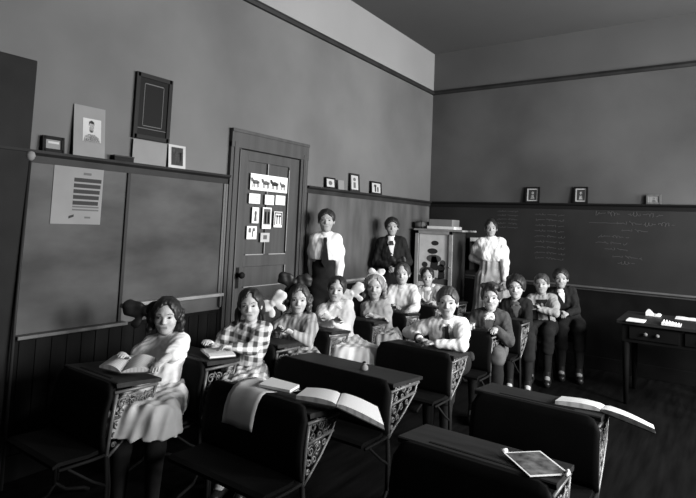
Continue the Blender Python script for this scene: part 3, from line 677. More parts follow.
class Sdf:
    def __init__(s, lo, hi, h):
        s.h = h; s.lo = np.array(lo)-3*h; n = np.ceil((np.array(hi)+3*h-s.lo)/h).astype(int)+1
        s.ax = [s.lo[i]+h*np.arange(n[i]) for i in range(3)]
        s.d = np.full(n, 0.08, dtype=np.float32)
    def block(s, lo, hi, pad):
        r = []
        for i in range(3):
            a = max(0, int((lo[i]-pad-s.lo[i])/s.h)); b = min(len(s.ax[i]), int((hi[i]+pad-s.lo[i])/s.h)+2)
            if b <= a: return None, None
            r.append(slice(a, b))
        P = np.meshgrid(s.ax[0][r[0]], s.ax[1][r[1]], s.ax[2][r[2]], indexing='ij', sparse=True)
        return tuple(r), P
    def comb(s, r, v, k, mode='u'):
        a = s.d[r]
        if mode == 'u':
            if k > 0: hh = np.clip(.5+.5*(a-v)/k, 0, 1); s.d[r] = a*(1-hh)+v*hh-k*hh*(1-hh)
            else: s.d[r] = np.minimum(a, v)
        else:
            v = -v
            if k > 0: hh = np.clip(.5-.5*(a-v)/k, 0, 1); s.d[r] = a*(1-hh)+v*hh+k*hh*(1-hh)
            else: s.d[r] = np.maximum(a, v)
    def cap(s, a, b, ra, rb, k=.02, flat=None, f=1.0, mode='u'):
        a = np.asarray(a, float); b = np.asarray(b, float); R = max(ra, rb)
        r, P = s.block(np.minimum(a, b)-R, np.maximum(a, b)+R, k+.03)
        if r is None: return
        q = [P[i]-a[i] for i in range(3)]; ba = b-a
        if flat is not None:
            n = nrm(flat); dn = sum(q[i]*n[i] for i in range(3))*(1/f-1); q = [q[i]+dn*n[i] for i in range(3)]; ba = ba+n*(ba@n)*(1/f-1)
        t = np.clip(sum(q[i]*ba[i] for i in range(3))/max(ba@ba, 1e-9), 0, 1)
        v = np.sqrt(sum((q[i]-t*ba[i])**2 for i in range(3)))-(ra+(rb-ra)*t)
        if flat is not None: v = v*(f+1)/2
        s.comb(r, v, k, mode)
    def ell(s, c, rad, ax=None, k=.02, mode='u'):
        c = np.asarray(c, float); rad = np.array(rad, float); R = rad.max()
        r, P = s.block(c-R, c+R, k+.03)
        if r is None: return
        q = [P[i]-c[i] for i in range(3)]
        if ax is not None: q = [sum(q[i]*ax[j][i] for i in range(3)) for j in range(3)]
        k0 = np.sqrt(sum((q[i]/rad[i])**2 for i in range(3))); k1 = np.sqrt(sum((q[i]/rad[i]**2)**2 for i in range(3)))
        v = k0*(k0-1)/np.maximum(k1, 1e-6)
        s.comb(r, v, k, mode)
    def plane(s, p, n, k=0):
        """remove everything on the side n points to"""
        n = nrm(n); P = np.meshgrid(*s.ax, indexing='ij', sparse=True)
        v = sum((P[i]-p[i])*n[i] for i in range(3)); s.d = np.maximum(s.d, v).astype(np.float32)
    def wrinkle(s, amp, dirs, seed=0):
        rs = np.random.RandomState(seed); P = np.meshgrid(*s.ax, indexing='ij', sparse=True); w = 0
        for (dv, f) in dirs:
            dv = np.array(dv, float); j = rs.randn(3)*9
            w = w+np.sin((P[0]*dv[0]+P[1]*dv[1]+P[2]*dv[2])*f+1.5*np.sin(P[0]*j[0]+P[1]*j[1]+P[2]*j[2]+rs.rand()*6))
        s.d = (s.d+amp*w/len(dirs)).astype(np.float32)
    def mesh(s):
        co, q = surface_net(s.d, s.lo, s.h)
        me = bpy.data.meshes.new('mesh'); n = len(co); m = len(q)
        me.vertices.add(n); me.vertices.foreach_set('co', co.astype(np.float32).ravel())
        me.loops.add(4*m); me.loops.foreach_set('vertex_index', q.astype(np.int32).ravel())
        me.polygons.add(m); me.polygons.foreach_set('loop_start', np.arange(0, 4*m, 4, dtype=np.int32)); me.polygons.foreach_set('loop_total', np.full(m, 4, dtype=np.int32))
        me.update(calc_edges=True); me.polygons.foreach_set('use_smooth', np.ones(m, dtype=bool))
        return me, co, q

def ik(a, b, l1, l2, pole):
    d = b-a; D = np.linalg.norm(d); D2 = min(D, (l1+l2)*.995); b = a+d/D*D2
    x = (l1*l1-l2*l2+D2*D2)/(2*D2); hh = math.sqrt(max(0, l1*l1-x*x)); u = d/D
    p = pole-u*(pole@u); p = nrm(p); return a+u*x+p*hh, b

def fs(phi):
    phi = math.radians(phi); return V(math.sin(phi), -math.cos(phi), 0), V(math.cos(phi), math.sin(phi), 0)

def person(name, label, base, H, hip, head, hh, fb, fh, hands, knees, ankles, top, bottom, hair, skinm=None, tilt=0, nod=0, h=.006, poles=None, shw=.088, female=True, group=None,
           extras=(), handdir=None, pants=None, shoes=True, sleeve='long', cat='person', neck=True, adult=False, lean=None, sleeves_m=None):
    skinm = skinm or skin
    base = V(base[0], base[1], 0)
    t = thing(name, label, cat, tuple(base), 0, group)
    F, S = fs(fb); Fh, Sh = fs(fh)
    # head frame with tilt (roll) and nod (pitch forward)
    tr = math.radians(tilt); nr = math.radians(nod)
    Uh = UP*math.cos(tr)+Sh*math.sin(tr); Sh2 = Sh*math.cos(tr)-UP*math.sin(tr)
    Fh2 = Fh*math.cos(nr)-Uh*math.sin(nr); Uh2 = Uh*math.cos(nr)+Fh*math.sin(nr)
    hc = V(*head)-base; hp = V(*hip)-base
    def hd(s_, f_, u_): return hc+(Sh2*s_+Fh2*f_+Uh2*u_)*hh
    hax = [Sh2, Fh2, Uh2]
    N = hd(0, -.12, -.5)-UP*.030*H-F*.01*H        # base of the neck
    spine = nrm(N-hp)
    Fs = nrm(F-spine*(F@spine)); Ss = np.cross(Fs, spine); Ss = Ss if Ss@S > 0 else -Ss
    sh = [N-spine*.022*H-Ss*shw*H, N-spine*.022*H+Ss*shw*H]
    T_ = np.linalg.norm(N-hp)
    l1, l2 = .172*H, .150*H
    if poles is None: poles = [-S*.55-F*.2-UP*.8, S*.55-F*.2-UP*.8]
    el, wr = [], []
    for i in (0, 1):
        e, w_ = ik(sh[i], V(*hands[i])-base, l1, l2, poles[i]); el.append(e); wr.append(w_)
    kn, an = [], []
    hj = [hp-S*.052*H, hp+S*.052*H]
    for i in (0, 1):
        an.append(V(*ankles[i])-base)
        if knees is None:
            D_ = np.linalg.norm(an[i]-hj[i]); k_, a_ = ik(hj[i], an[i], .515*D_, .495*D_, F); kn.append(k_); an[i] = a_
        else: kn.append(V(*knees[i])-base)
    pts = [hc+UP*.6*hh, hc-UP*.6*hh, hp, N]+el+wr+kn+an+sh
    allp = np.array(pts); lo = allp.min(0)-.13; hi = allp.max(0)+.13; lo[2] = max(lo[2], -.02); 
    # ------------------------------------------------ body: one continuous surface
    b = Sdf(lo, hi, h); g = 0
    def torso(sd, g=0., k=.03):
        ch = hp+spine*T_*.68; wa = hp+spine*T_*.30
        sd.cap(hp-S*.02*H, hp+S*.02*H, .078*H+g, .078*H+g, k, F, .85)
        sd.cap(hp+spine*.01, wa, .086*H+g, .074*H+g, k, Fs, .72)
        sd.cap(wa, ch, .074*H+g, .092*H+g, k, Fs, .70)
        sd.cap(ch-Ss*.02*H, ch+Ss*.02*H, .085*H+g, .085*H+g, k, Fs, .72)
        sd.cap(sh[0]+Ss*.02*H, sh[1]-Ss*.02*H, .032*H+g, .032*H+g, k*.7)
        sd.cap(ch+spine*T_*.15, N, .075*H+g, .035*H+g, k, Fs, .7)
        if adult and female:
            for sg in (-1, 1): sd.ell(ch+Ss*sg*.042*H+Fs*.045*H-spine*.01*H, (.042*H+g,)*3, None, k)
    torso(b)
    for i in (0, 1):
        b.cap(sh[i], el[i], .031*H, .024*H, .015); b.cap(el[i], wr[i], .025*H, .0165*H, .012)
        b.cap(hj[i], kn[i], .062*H, .041*H, .012); b.cap(kn[i], kn[i]+(an[i]-kn[i])*.35, .041*H, .038*H, .01); b.cap(kn[i]+(an[i]-kn[i])*.3, an[i], .039*H, .024*H, .02)
        b.cap(an[i], an[i]+F*.085*H-UP*(an[i][2]-.025), .026*H, .020*H, .015)
        # hand: palm, four unequal bent fingers, thumb from the side of the palm
        hs = .104*H; dv = handdir[i] if handdir and handdir[i] is not None else None
        if dv is None:
            dv = wr[i]-el[i]
        dv = nrm(np.array(dv, float)); side = S*(1 if i == 0 else -1)    # thumbs towards the middle of the body
        side = nrm(side+F*.3-dv*((side+F*.3)@dv)); pn = np.cross(dv, side)
        if pn[2] > 0 or (abs(pn[2]) < .3 and pn@F > 0 and False): pn = -pn      # palm side faces down or inwards
        W = wr[i]; kc = W+dv*.48*hs
        b.cap(W, kc-dv*.05*hs, .155*hs, .20*hs, .01, pn, .55)
        b.cap(W+dv*.2*hs-side*.1*hs, kc-side*.13*hs, .11*hs, .09*hs, .008, pn, .7)
        for j, (off, ln) in enumerate(((.17, .43), (.06, .50), (-.055, .46), (-.16, .36))):
            r0 = kc+side*off*hs-dv*.06*hs; m1 = r0+(dv*.86-pn*0+pn*.30)*ln*.52*hs; m2 = m1+(dv*.55+pn*.75)*ln*.45*hs
            b.cap(r0, m1, .052*hs, .047*hs, .003); b.cap(m1, m2, .047*hs, .038*hs, .003)
        t0 = W+dv*.14*hs+side*.13*hs; t1 = t0+(dv*.55+side*.65+pn*.1)*.26*hs; t2 = t1+(dv*.9+side*.15+pn*.25)*.24*hs
        b.cap(t0, t1, .075*hs, .060*hs, .006); b.cap(t1, t2, .058*hs, .045*hs, .003)
    # neck and head
    b.cap(N-spine*.02*H, hd(0, -.10, -.22), .19*hh if not adult else .22*hh, .19*hh, .02)
    b.ell(hd(0, -.06, .13), (.345*hh, .43*hh, .37*hh), hax, .02)
    b.ell(hd(0, .07, -.15), (.275*hh, .30*hh, .335*hh), hax, .03*hh/.2)
    b.ell(hd(0, .20, -.385), (.12*hh, .10*hh, .095*hh), hax, .02)
    for sg in (-1, 1):
        b.ell(hd(sg*.15, .22, -.13), (.12*hh, .12*hh, .11*hh), hax, .012)
        b.ell(hd(sg*.345, -.03, -.04), (.045*hh, .09*hh, .13*hh), hax, .006)
        b.cap(hd(sg*.06, .345, .10), hd(sg*.22, .29, .10), .04*hh, .035*hh, .012)
        b.ell(hd(sg*.145, .415, .015), (.085*hh, .07*hh, .05*hh), hax, .010, 's')
    b.cap(hd(0, .33, .06), hd(0, .425, -.12), .028*hh, .050*hh, .008)
    b.ell(hd(.045, .385, -.135), (.035*hh, .035*hh, .03*hh), hax, .005); b.ell(hd(-.045, .385, -.135), (.035*hh, .035*hh, .03*hh), hax, .005)
    b.cap(hd(-.09, .325, -.245), hd(.09, .325, -.245), .026*hh, .026*hh, .006)
    b.cap(hd(-.07, .315, -.285), hd(.07, .315, -.285), .028*hh, .028*hh, .006)
    me, co, q = b.mesh()
    me.materials.append(skinm); me.materials.append(lip)
    cen = co[q].mean(1)-hc; s_ = cen@Sh2/hh; f_ = cen@Fh2/hh; u_ = cen@Uh2/hh
    lips = (np.abs(s_) < .10) & (f_ > .25) & (u_ > -.295) & (u_ < -.235)
    me.polygons.foreach_set('material_index', lips.astype(np.int32))
    body = bpy.data.objects.new('body', me); COL.objects.link(body); body.parent = t
    # eyes and eyebrows
    for sg in (-1, 1):
        bm = bmesh.new(); bmesh.ops.create_uvsphere(bm, u_segments=14, v_segments=10, radius=1)
        c_ = hd(sg*.145, .300, .012); R_ = np.array([.060*hh, .085*hh, .034*hh])
        for v in bm.verts:
            p = np.array(v.co); v.co = Vector(c_+Sh2*p[0]*R_[0]+Fh2*p[1]*R_[1]+Uh2*p[2]*R_[2])
        for f in bm.faces:
            p = (np.array(f.calc_center_median())-c_); f.material_index = 1 if (p@Fh2 > .035*hh and abs(p@Sh2) < .034*hh) else 0
        link('eye', finish(bm, True), [eye_w, eye_d], t)
        bm = bmesh.new(); tube(bm, [Vector(hd(sg*.065, .385, .10)), Vector(hd(sg*.15, .375, .125)), Vector(hd(sg*.235, .315, .10))], [.008*hh, .010*hh, .006*hh], 6)
        link('eyebrow', finish(bm, True), hair['m'], t)
    # ------------------------------------------------ hair
    hs_ = Sdf(hc-.95*hh-(V(0, 0, hair.get('drop', 0))), hc+.95*hh, h*.8)
    th = hair.get('thick', .05)
    hs_.ell(hd(0, -.07, .135), ((.35+th)*hh, (.44+th)*hh, (.375+th)*hh), hax, 0)
    st = hair['style']
    hs_.ell(hd(0, .55, -.13), (.37*hh, .46*hh, (hair.get('fore', .44)+.06)*hh), hax, .016, 's')
    if hair.get('part', st not in ('short', 'mop')): hs_.ell(hd(.03, .42, .36), (.10*hh, .22*hh, .12*hh), hax, .012, 's')
    if st in ('short', 'mop'):
        P0 = hd(0, -.1, -.16 if st == 'mop' else -.13); hs_.plane(P0, -Uh2-Fh2*-.45)
        if st == 'mop':
            for k in range(26):
                rnd = random.Random(k*3+int(H*1000)); a = rnd.uniform(-1, 1); f2 = rnd.uniform(-.3, .36)
                hs_.ell(hd(a*.36, f2, .40+.11*(1-abs(a))-.14*abs(f2)), (.095*hh,)*3, None, .012)
    else:
        if st == 'tied':
            hs_.plane(hd(0, -.1, -.20), -Uh2+Fh2*.45); hs_.cap(hd(0, -.38, .1), hd(0, -.36, -.22), .18*hh, .15*hh, .02)
        elif st != 'updo':
            for sg in (-1, 1):
                hs_.cap(hd(sg*.33, -.12, .02), hd(sg*.38, -.18, -.22), .11*hh, .09*hh, .015)
            hs_.cap(hd(0, -.35, .05), hd(0, -.33, -.45), .22*hh, .18*hh, .02)
        if st == 'long':
            hs_.cap(hd(-.40, -.14, -.2), hd(-.46, -.02, -.75), .12*hh, .07*hh, .015); hs_.cap(hd(.38, -.2, -.2), hd(.40, -.26, -.6), .08*hh, .05*hh, .015)
            hs_.cap(hd(0, -.36, -.35), hd(0, -.40, -.85), .20*hh, .14*hh, .02)
        if st == 'curls':
            rnd = random.Random(int(H*997))
            for sg in (-1, 1):
                for k in range(6): hs_.ell(hd(sg*(.40+.03*(k % 2)), -.12+.08*(k % 3), .12-.10*k), (.10*hh,)*3, None, .01)
            for k in range(9): hs_.ell(hd(-.32+.08*k, .22-.03*abs(k-4), .40-.022*(k-4)**2*.6), (.08*hh,)*3, None, .012)
        if st == 'updo':
            hs_.plane(hd(0, -.1, -.2), -Uh2+Fh2*.3); hs_.ell(hd(0, -.1, .50), (.2*hh, .22*hh, .12*hh), hax, .02)
        if st == 'tied':
            pass
    hs_.wrinkle(.022*hh, [(Sh2*.8+Uh2*.3, 150*.2/hh), (Fh2+Sh2*.5, 90*.2/hh), (Sh2-Uh2*.6, 110*.2/hh), (Uh2+Fh2*.3, 80*.2/hh), (Sh2+Fh2*.3, 330*.2/hh)], int(H*100)+len(label))
    me, co, q = hs_.mesh(); link('hair', me, hair['m'], t)
    # ------------------------------------------------ clothes
    J = dict(hp=hp, N=N, S=S, F=F, Fs=Fs, Ss=Ss, spine=spine, sh=sh, el=el, wr=wr, kn=kn, an=an, T=T_, H=H, hd=hd, base=base, t=t, hh=hh, hj=hj, Fh=Fh2, Sh=Sh2, Uh=Uh2, hax=hax)
    gh = .0065
    # upper garment
    g = top.get('g', .012); c = Sdf(lo-.04, hi+.04, gh); torso(c, g)
    pf = top.get('puff', 0)
    wf = (bottom['wz']-hp[2])/(spine[2]*T_) if bottom.get('wz') else .30
    c.plane(hp-UP*top.get('low', -.01) if top.get('hem') else hp+spine*T_*(wf-.03), -UP)
    for i in (0, 1):
        a1 = .032*H+g*.7+pf*.3; 
        c.cap(sh[i], el[i], a1, .026*H+g*.7+pf*.2, .018)
        if pf: c.ell(sh[i]+(el[i]-sh[i])*.45, (.036*H+g*.6+pf,)*3, None, .03)
        if sleeve == 'long':
            c.cap(el[i], wr[i]-(wr[i]-el[i])*.06, .026*H+g*.7+pf*.2, .0185*H+g*.45, .015)
        elif sleeve == 'mid':
            c.cap(el[i], el[i]+(wr[i]-el[i])*.25, .027*H+g+pf*.5, .026*H+g+pf*.3, .015)
    # neckline
    c.comb((slice(None),)*3, np.full(1, .08, np.float32), 0)
    c.cap(N+spine*.012*H, hd(0, -.08, -.25), .20*hh, .24*hh, .006, mode='s')
    if top.get('vneck'):
        c.cap(N+Fs*.06*H, N+Fs*.10*H-spine*.13*H, .034*H, .008*H, .006, mode='s')
    skirted = bottom.get('type') == 'skirt'
    c.wrinkle(top.get('wr', .005), [(S+UP*.35, 120), (S-UP*.3, 95), (UP+S*.6, 80), (S+F, 150)], int(H*1000)+len(label))
    me, co, q = c.mesh(); link(top.get('name', 'blouse'), me, top['m'], t)
    if bottom['type'] == 'skirt':
        bl = bottom.get('hem', .75); g = .018; 
        k2 = Sdf(lo-V(.16, .16, .02), hi+V(.16, .16, 0), gh)
        k2.cap(hp-S*.02*H, hp+S*.02*H, .092*H+g, .092*H+g, .03, F, .9)
        k2.cap(hp, hp+spine*T_*(wf+.02), .095*H+g, .075*H+g, .03, Fs, .75)
        wd = bottom.get('w', .03)
        hem = [kn[i]+(an[i]-kn[i])*bl for i in (0, 1)]
        for i in (0, 1):
            k2.cap(hj[i], kn[i], .075*H+g, .060*H+g+wd*.5, .05); k2.cap(kn[i], hem[i], .060*H+g+wd*.5, .065*H+g+wd, .04)
        km = (kn[0]+kn[1])/2; hm = (hem[0]+hem[1])/2
        k2.cap(hp, km, .075*H+g, .055*H+g, .05); k2.cap(km, hm, .06*H+g, .07*H+g+wd*.6, .05)
        nd = bottom.get('ndown'); hv = nrm(hm-km)
        k2.plane(hm, -UP if bottom.get('flat', True) else hv)
        k2.plane(hp+spine*T_*wf, UP)
        k2.wrinkle(bottom.get('wr', .010), [(S+F*.3, 105), (S-F*.4, 78), (F+S*.2, 90)], int(H*500)+len(label))
        me, co, q = k2.mesh(); link('skirt', me, bottom['m'], t)
        bm = bmesh.new()
        if bottom.get('belt'):
            bs = Sdf(lo-.03, hi+.03, gh); bs.cap(hp+spine*T_*(wf-.02), hp+spine*T_*(wf+.03), .077*H+.018, .079*H+.02, 0, Fs, .76)
            bs.plane(hp+spine*(T_*wf-.02), -spine); bs.plane(hp+spine*(T_*wf+.014), spine); me, co, q = bs.mesh(); link('belt', me, bottom['belt'], t)
        # stockings
        for i in (0, 1):
            sk = Sdf(np.minimum(kn[i], an[i])-.08, np.maximum(kn[i], an[i])+.08, gh)
            sk.cap(kn[i], kn[i]+(an[i]-kn[i])*.35, .046*H, .044*H, .02); sk.cap(kn[i]+(an[i]-kn[i])*.3, an[i], .044*H, .028*H, .02)
            sk.cap(an[i], an[i]-UP*.03, .030*H, .032*H, .01); me, co, q = sk.mesh(); link('stocking', me, bottom.get('stock', cl_dark), t)
    else:
        g = .012; k2 = Sdf(lo-.03, hi+.03, gh)
        k2.cap(hp-S*.02*H, hp+S*.02*H, .085*H+g, .085*H+g, .03, F, .88)
        k2.cap(hp, hp+spine*T_*(wf+.02), .088*H+g, .076*H+g+.006, .03, Fs, .74)
        kl = bottom.get('len', .93)
        for i in (0, 1):
            e = kn[i]+(an[i]-kn[i])*kl
            k2.cap(hj[i], kn[i], .069*H+g*.7, .046*H+g*.7, .02); k2.cap(kn[i], e, .046*H+g*.7, (.036 if kl > .6 else .046)*H+g*.7, .01)
            if kl < .6: k2.ell(kn[i], (.050*H+g,)*3, None, .01)
        k2.plane(hp+spine*T_*wf, UP); k2.wrinkle(.004, [(UP+S*.4, 60), (S+UP*.6, 45), (F+UP, 55)], int(H*700))
        me, co, q = k2.mesh(); link('trousers', me, bottom['m'], t)
        if kl < .6:
            for i in (0, 1):
                sk = Sdf(np.minimum(kn[i], an[i])-.08, np.maximum(kn[i], an[i])+.08, gh)
                sk.cap(kn[i], kn[i]+(an[i]-kn[i])*.4, .044*H, .044*H, .01); sk.cap(kn[i]+(an[i]-kn[i])*.3, an[i], .044*H, .028*H, .02)
                sk.cap(an[i], an[i]-UP*.03, .030*H, .032*H, .01); me, co, q = sk.mesh(); link('stocking', me, cl_dark, t)
    for i in (0, 1):
        s2 = Sdf(an[i]-.14, an[i]+.14, gh*.8); fl = V(an[i][0], an[i][1], .028*H) if an[i][2] < .3 else an[i]-UP*.045*H
        s2.cap(an[i]+UP*.045*H, fl, .031*H, .033*H, .01); s2.cap(fl-F*.02*H, fl+F*.105*H, .032*H, .027*H, .015)
        s2.plane(an[i]+UP*.055*H, UP); s2.plane(fl-UP*.024*H, -UP)
        me, co, q = s2.mesh(); link('boot', me, leather, t)
    for e in extras: e(J)
    return t

# ------------------------------------------------ small garment parts
def bow(m, s, f, u, size=.3, drop=False, name='hair_bow', ang=0):
    def fn(J):
        c = J['hd'](s, f, u); hh = J['hh']; z = Sdf(c-size*hh*1.9, c+size*hh*1.9, .005)
        A = J['Sh']*math.cos(ang)+J['Uh']*math.sin(ang); B = np.cross(J['Fh'], A); r = size*hh
        for sg in (-1, 1):
            z.ell(c+A*sg*r*.70+B*r*.12, (r*.80, r*.58, r*.24), [nrm(A*sg+B*.3), nrm(B-A*sg*.3), J['Fh']], .012)
            z.ell(c+A*sg*r*1.15+B*r*.25, (r*.45, r*.62, r*.22), [nrm(A*sg+B*.3), nrm(B-A*sg*.3), J['Fh']], .012)
            z.cap(c, c+A*sg*r*.6-B*r*.95, r*.12, r*.34, .008, J['Fh'], .4)
        z.cap(c-B*r*.1, c+B*r*.1, r*.26, r*.26, .006)
        z.wrinkle(.004, [(B, 120), (A+B*.5, 90)], 3)
        me, co, q = z.mesh(); link(name, me, m, J['t'])
    return fn
def headband(m):
    def fn(J):
        bm = bmesh.new(); pts = [Vector(J['hd'](.44*math.cos(a), -.02+.10*math.sin(a), .13+.43*math.sin(a))) for a in [PI*k/16 for k in range(1, 16)]]
        tube(bm, pts, .035*J['hh'], 8); link('head_band', finish(bm, True), m, J['t'])
    return fn
def front_pt(J, w_, s=0, out=0):
    """point on the garment's front: w_ along the spine from hip to neck"""
    H = J['H']; prof = np.interp(w_, [0, .3, .68, .85, 1.0], [.088*.8, .075*.72, .092*.71, .072*.72, .045])
    r_ = prof*H+.018+out
    return J['hp']+J['spine']*J['T']*w_+J['Ss']*s*H+J['Fs']*(r_*math.sqrt(max(.2, 1-(s/.11)**2)))
def tie(m, long=True, name='necktie'):
    def fn(J):
        bm = bmesh.new(); H = J['H']; ws = [.975, .93, .86, .7, .5, .40] if long else [.975, .93, .88]
        wd = [.010, .013, .010, .017, .024, .004] if long else [.012, .016, .02]
        A = []; 
        for w_, x in zip(ws, wd):
            c = front_pt(J, w_, 0, .014); n = J['Fs']*.006; s_ = J['Ss']*x*H
            A.append([bm.verts.new(Vector(p)) for p in (c-s_-n, c+s_-n, c+s_+n, c-s_+n)])
        for i in range(len(A)-1):
            for k in range(4): bm.faces.new((A[i][k], A[i][(k+1) % 4], A[i+1][(k+1) % 4], A[i+1][k]))
        bm.faces.new(A[0]); bm.faces.new(A[-1][::-1]); bmesh.ops.subdivide_edges(bm, edges=bm.edges, cuts=1)
        link(name, finish(bm), m, J['t'])
    return fn
def collar(m, wide=.05, name='collar', depth=.05, high=False):
    def fn(J):
        H = J['H']; N = J['N']; z = Sdf(N-.16, N+.14, .005)
        z.cap(N+J['spine']*.006*H, N+J['spine']*.022*H, .030*H+wide*H*.5+.012, .036*H+.006, .005)
        if depth:
            for sg in (-1, 1): z.cap(front_pt(J, .97, sg*.02), front_pt(J, .97-depth/.3, sg*(.02+wide*.4), 0), .010*H+wide*.10, .009*H+wide*.14, .006, J['Fs'], .4)
        z.cap(J['hd'](0, -.08, -.25), N+J['spine']*.02*H, .22*J['hh'], .205*J['hh'], .003, mode='s')
        z.plane(N+J['spine']*(.03*H if high else .022*H), J['spine'])
        me, co, q = z.mesh(); link(name, me, m, J['t'])
    return fn
def shirt_front(m, w=.028, w0=.55, name='shirt_front'):
    def fn(J):
        bm = bmesh.new(); H = J['H']; A = []
        for w_, x in ((w0, .003), ((w0+1)/2, w*.6), (.93, w), (.98, w*.9)):
            A.append([[bm.verts.new(Vector(front_pt(J, w_, x*k/2*1.0, o_)) ) for k in range(-2, 3)] for o_ in (.0, .006)])
        for i in range(3):
            for o_ in (0, 1):
                for k in range(4): bm.faces.new((A[i][o_][k], A[i][o_][k+1], A[i+1][o_][k+1], A[i+1][o_][k]))
            for k in (0, 4): bm.faces.new((A[i][0][k], A[i][1][k], A[i+1][1][k], A[i+1][0][k]))
        for e in (0, 3):
            for k in range(4): bm.faces.new((A[e][0][k], A[e][0][k+1], A[e][1][k+1], A[e][1][k]))
        link(name, finish(bm), m, J['t'])
    return fn
def suspenders(m):
    def fn(J):
        for sg in (-1, 1):
            bm = bmesh.new(); tube(bm, [Vector(front_pt(J, w_, sg*.05, .004)) for w_ in (.28, .45, .6, .75, .88)], .008, 6); link('suspender', finish(bm, True), m, J['t'])
    return fn
def wristband(m, i=1):
    def fn(J):
        w_, e = J['wr'][i], J['el'][i]; d_ = nrm(w_-e); bm = bmesh.new(); tube(bm, [Vector(w_-d_*.03), Vector(w_-d_*.012)], .03*J['H'], 12); link('cuff_band', finish(bm, True), m, J['t'])
    return fn
def apron(m):
    def fn(J):
        H = J['H']; z = Sdf(J['hp']-.25, J['N']+.2, .007)
        ch = J['hp']+J['spine']*J['T']*.62
        z.cap(ch-J['spine']*.06, ch+J['spine']*.03, .085*H+.018, .085*H+.018, .02, J['Fs'], .74)
        for sg in (-1, 1): z.cap(front_pt(J, .7, sg*.055), J['sh'][(sg+1)//2]-J['Ss']*sg*.03*H+UP*.03*H, .022*H, .03*H, .012)
        z.plane(ch-J['spine']*.10*H, -J['spine']); z.wrinkle(.004, [(J['S'], 90)], 2)
        me, co, q = z.mesh(); link('pinafore_bib', me, m, J['t'])
    return fn

# ================================================================ THE PEOPLE IN THE ROOM
PG = 'pupils seated at the desks'
def legs(hip, kdir, H, spread=.05, drop=None, back=0.0):
    """knees and ankles for a seated child: kdir = knee direction in degrees, feet under the knees"""
    F, S = fs(kdir); k = [V(*hip)+F*.25*H+S*s*H+UP*.0 for s in (-spread, spread)]
    a = [V(q[0], q[1], 0.075)-F*back for q in k]
    return k, a
def aisle(*kn): return [V(*q) for q in kn], [V(q[0]+.02, q[1]-.02, .075) for q in kn]

hip = (.72, 1.90, .50); k, a = aisle((.84, 1.61, .50), (.98, 1.70, .50))
person('person', 'girl in white short sleeved dress with black bow holding open book', (.70, 1.90), 1.08, hip, (.618, 1.985, .918), .20, 30, 44,
       [(.68, 1.70, .745), (.89, 1.765, .745)], k, a, dict(m=cl_white, puff=.012, g=.014), dict(type='skirt', m=cl_cream, hem=.14, w=.035), dict(m=hair_d, style='curls', thick=.06),
       poles=[V(-.3, 0, -1), V(.9, .7, -.35)], sleeve='mid', group=PG, h=.0052, extras=(bow(satin, -.62, -.12, .12, .40), collar(cl_white, .03, depth=0)))
hip = (.80, 2.46, .50); k, a = aisle((1.0, 2.13, .49), (1.09, 2.22, .49))
person('person', 'girl in black and white checked dress with long dark hair', (.76, 2.46), 1.10, hip, (.757, 2.52, .945), .20, 28, 38,
       [(.70, 2.24, .735), (.86, 2.27, .735)], k, a, dict(m=gingham, puff=.008, g=.014), dict(type='skirt', m=gingham, hem=.20, w=.04), dict(m=hair_d, style='long', thick=.06, drop=.12),
       group=PG, h=.0052, tilt=-4, extras=(bow(satin_w, .68, -.30, -.02, .34, ang=.5),))
hip = (.76, 3.04, .50); k, a = aisle((.96, 2.80, .50), (1.05, 2.90, .50))
person('person', 'girl in striped grey dress with big dark bow above her curls', (.74, 3.04), 1.08, hip, (.718, 3.05, .928), .20, 32, 40,
       [(.72, 2.84, .73), (.83, 2.86, .73)], k, a, dict(m=striped, puff=.018, g=.016), dict(type='skirt', m=cl_grey, hem=.2, w=.02), dict(m=hair_m, style='curls', thick=.06),
       group=PG, h=.0055, tilt=3, extras=(bow(satin, -.20, -.15, .62, .40), collar(striped, .03, depth=0)))
hip = (.74, 3.60, .50); k, a = aisle((.95, 3.33, .50), (1.09, 3.43, .50))
person('person', 'girl in bright white blouse with pale bow and folded arms', (.70, 3.60), 1.15, hip, (.675, 3.58, .958), .20, 36, 30,
       [(.80, 3.40, .735), (.72, 3.44, .74)], k, a, dict(m=cl_white, puff=.022, g=.016, wr=.003), dict(type='skirt', wr=.006, m=cl_white, hem=.30, w=.05), dict(m=hair_d, style='tied', thick=.05),
       group=PG, tilt=8, extras=(bow(satin_w, .62, -.25, -.05, .36, ang=.6), collar(cl_white, .05, depth=.03)))
hip = (.80, 4.16, .50); k, a = legs(hip, 30, 1.05)
person('person', 'smiling fair curly haired girl with pale band over her head', (.80, 4.16), 1.05, hip, (.70, 4.13, .94), .215, 30, 28,
       [(.86, 4.00, .68), (.76, 4.02, .70)], k, a, dict(m=cl_lgrey, puff=.012, g=.014), dict(type='skirt', m=cl_lgrey, hem=.16, w=.02, stock=cl_lgrey), dict(m=hair_b, style='curls', thick=.06),
       group=PG, extras=(headband(satin_w), bow(satin_w, .05, -.02, .58, .22)))
hip = (.68, 4.74, .51); k, a = legs(hip, 24, 1.16)
person('person', 'girl in cream blouse and dark belt with small dark bow on top', (.68, 4.74), 1.16, hip, (.66, 4.70, 1.022), .20, 28, 26,
       [(.70, 4.50, .72), (.84, 4.52, .70)], k, a, dict(m=cl_cream, puff=.015, g=.016), dict(type='skirt', m=cl_lgrey, hem=.25, w=.02, belt=cl_dark), dict(m=hair_m, style='tied', thick=.06),
       group=PG, tilt=-2, extras=(bow(satin, -.25, -.2, .62, .28), collar(cl_cream, .03, depth=0)))
hip = (.69, 5.32, .50); k, a = legs(hip, 22, 1.10)
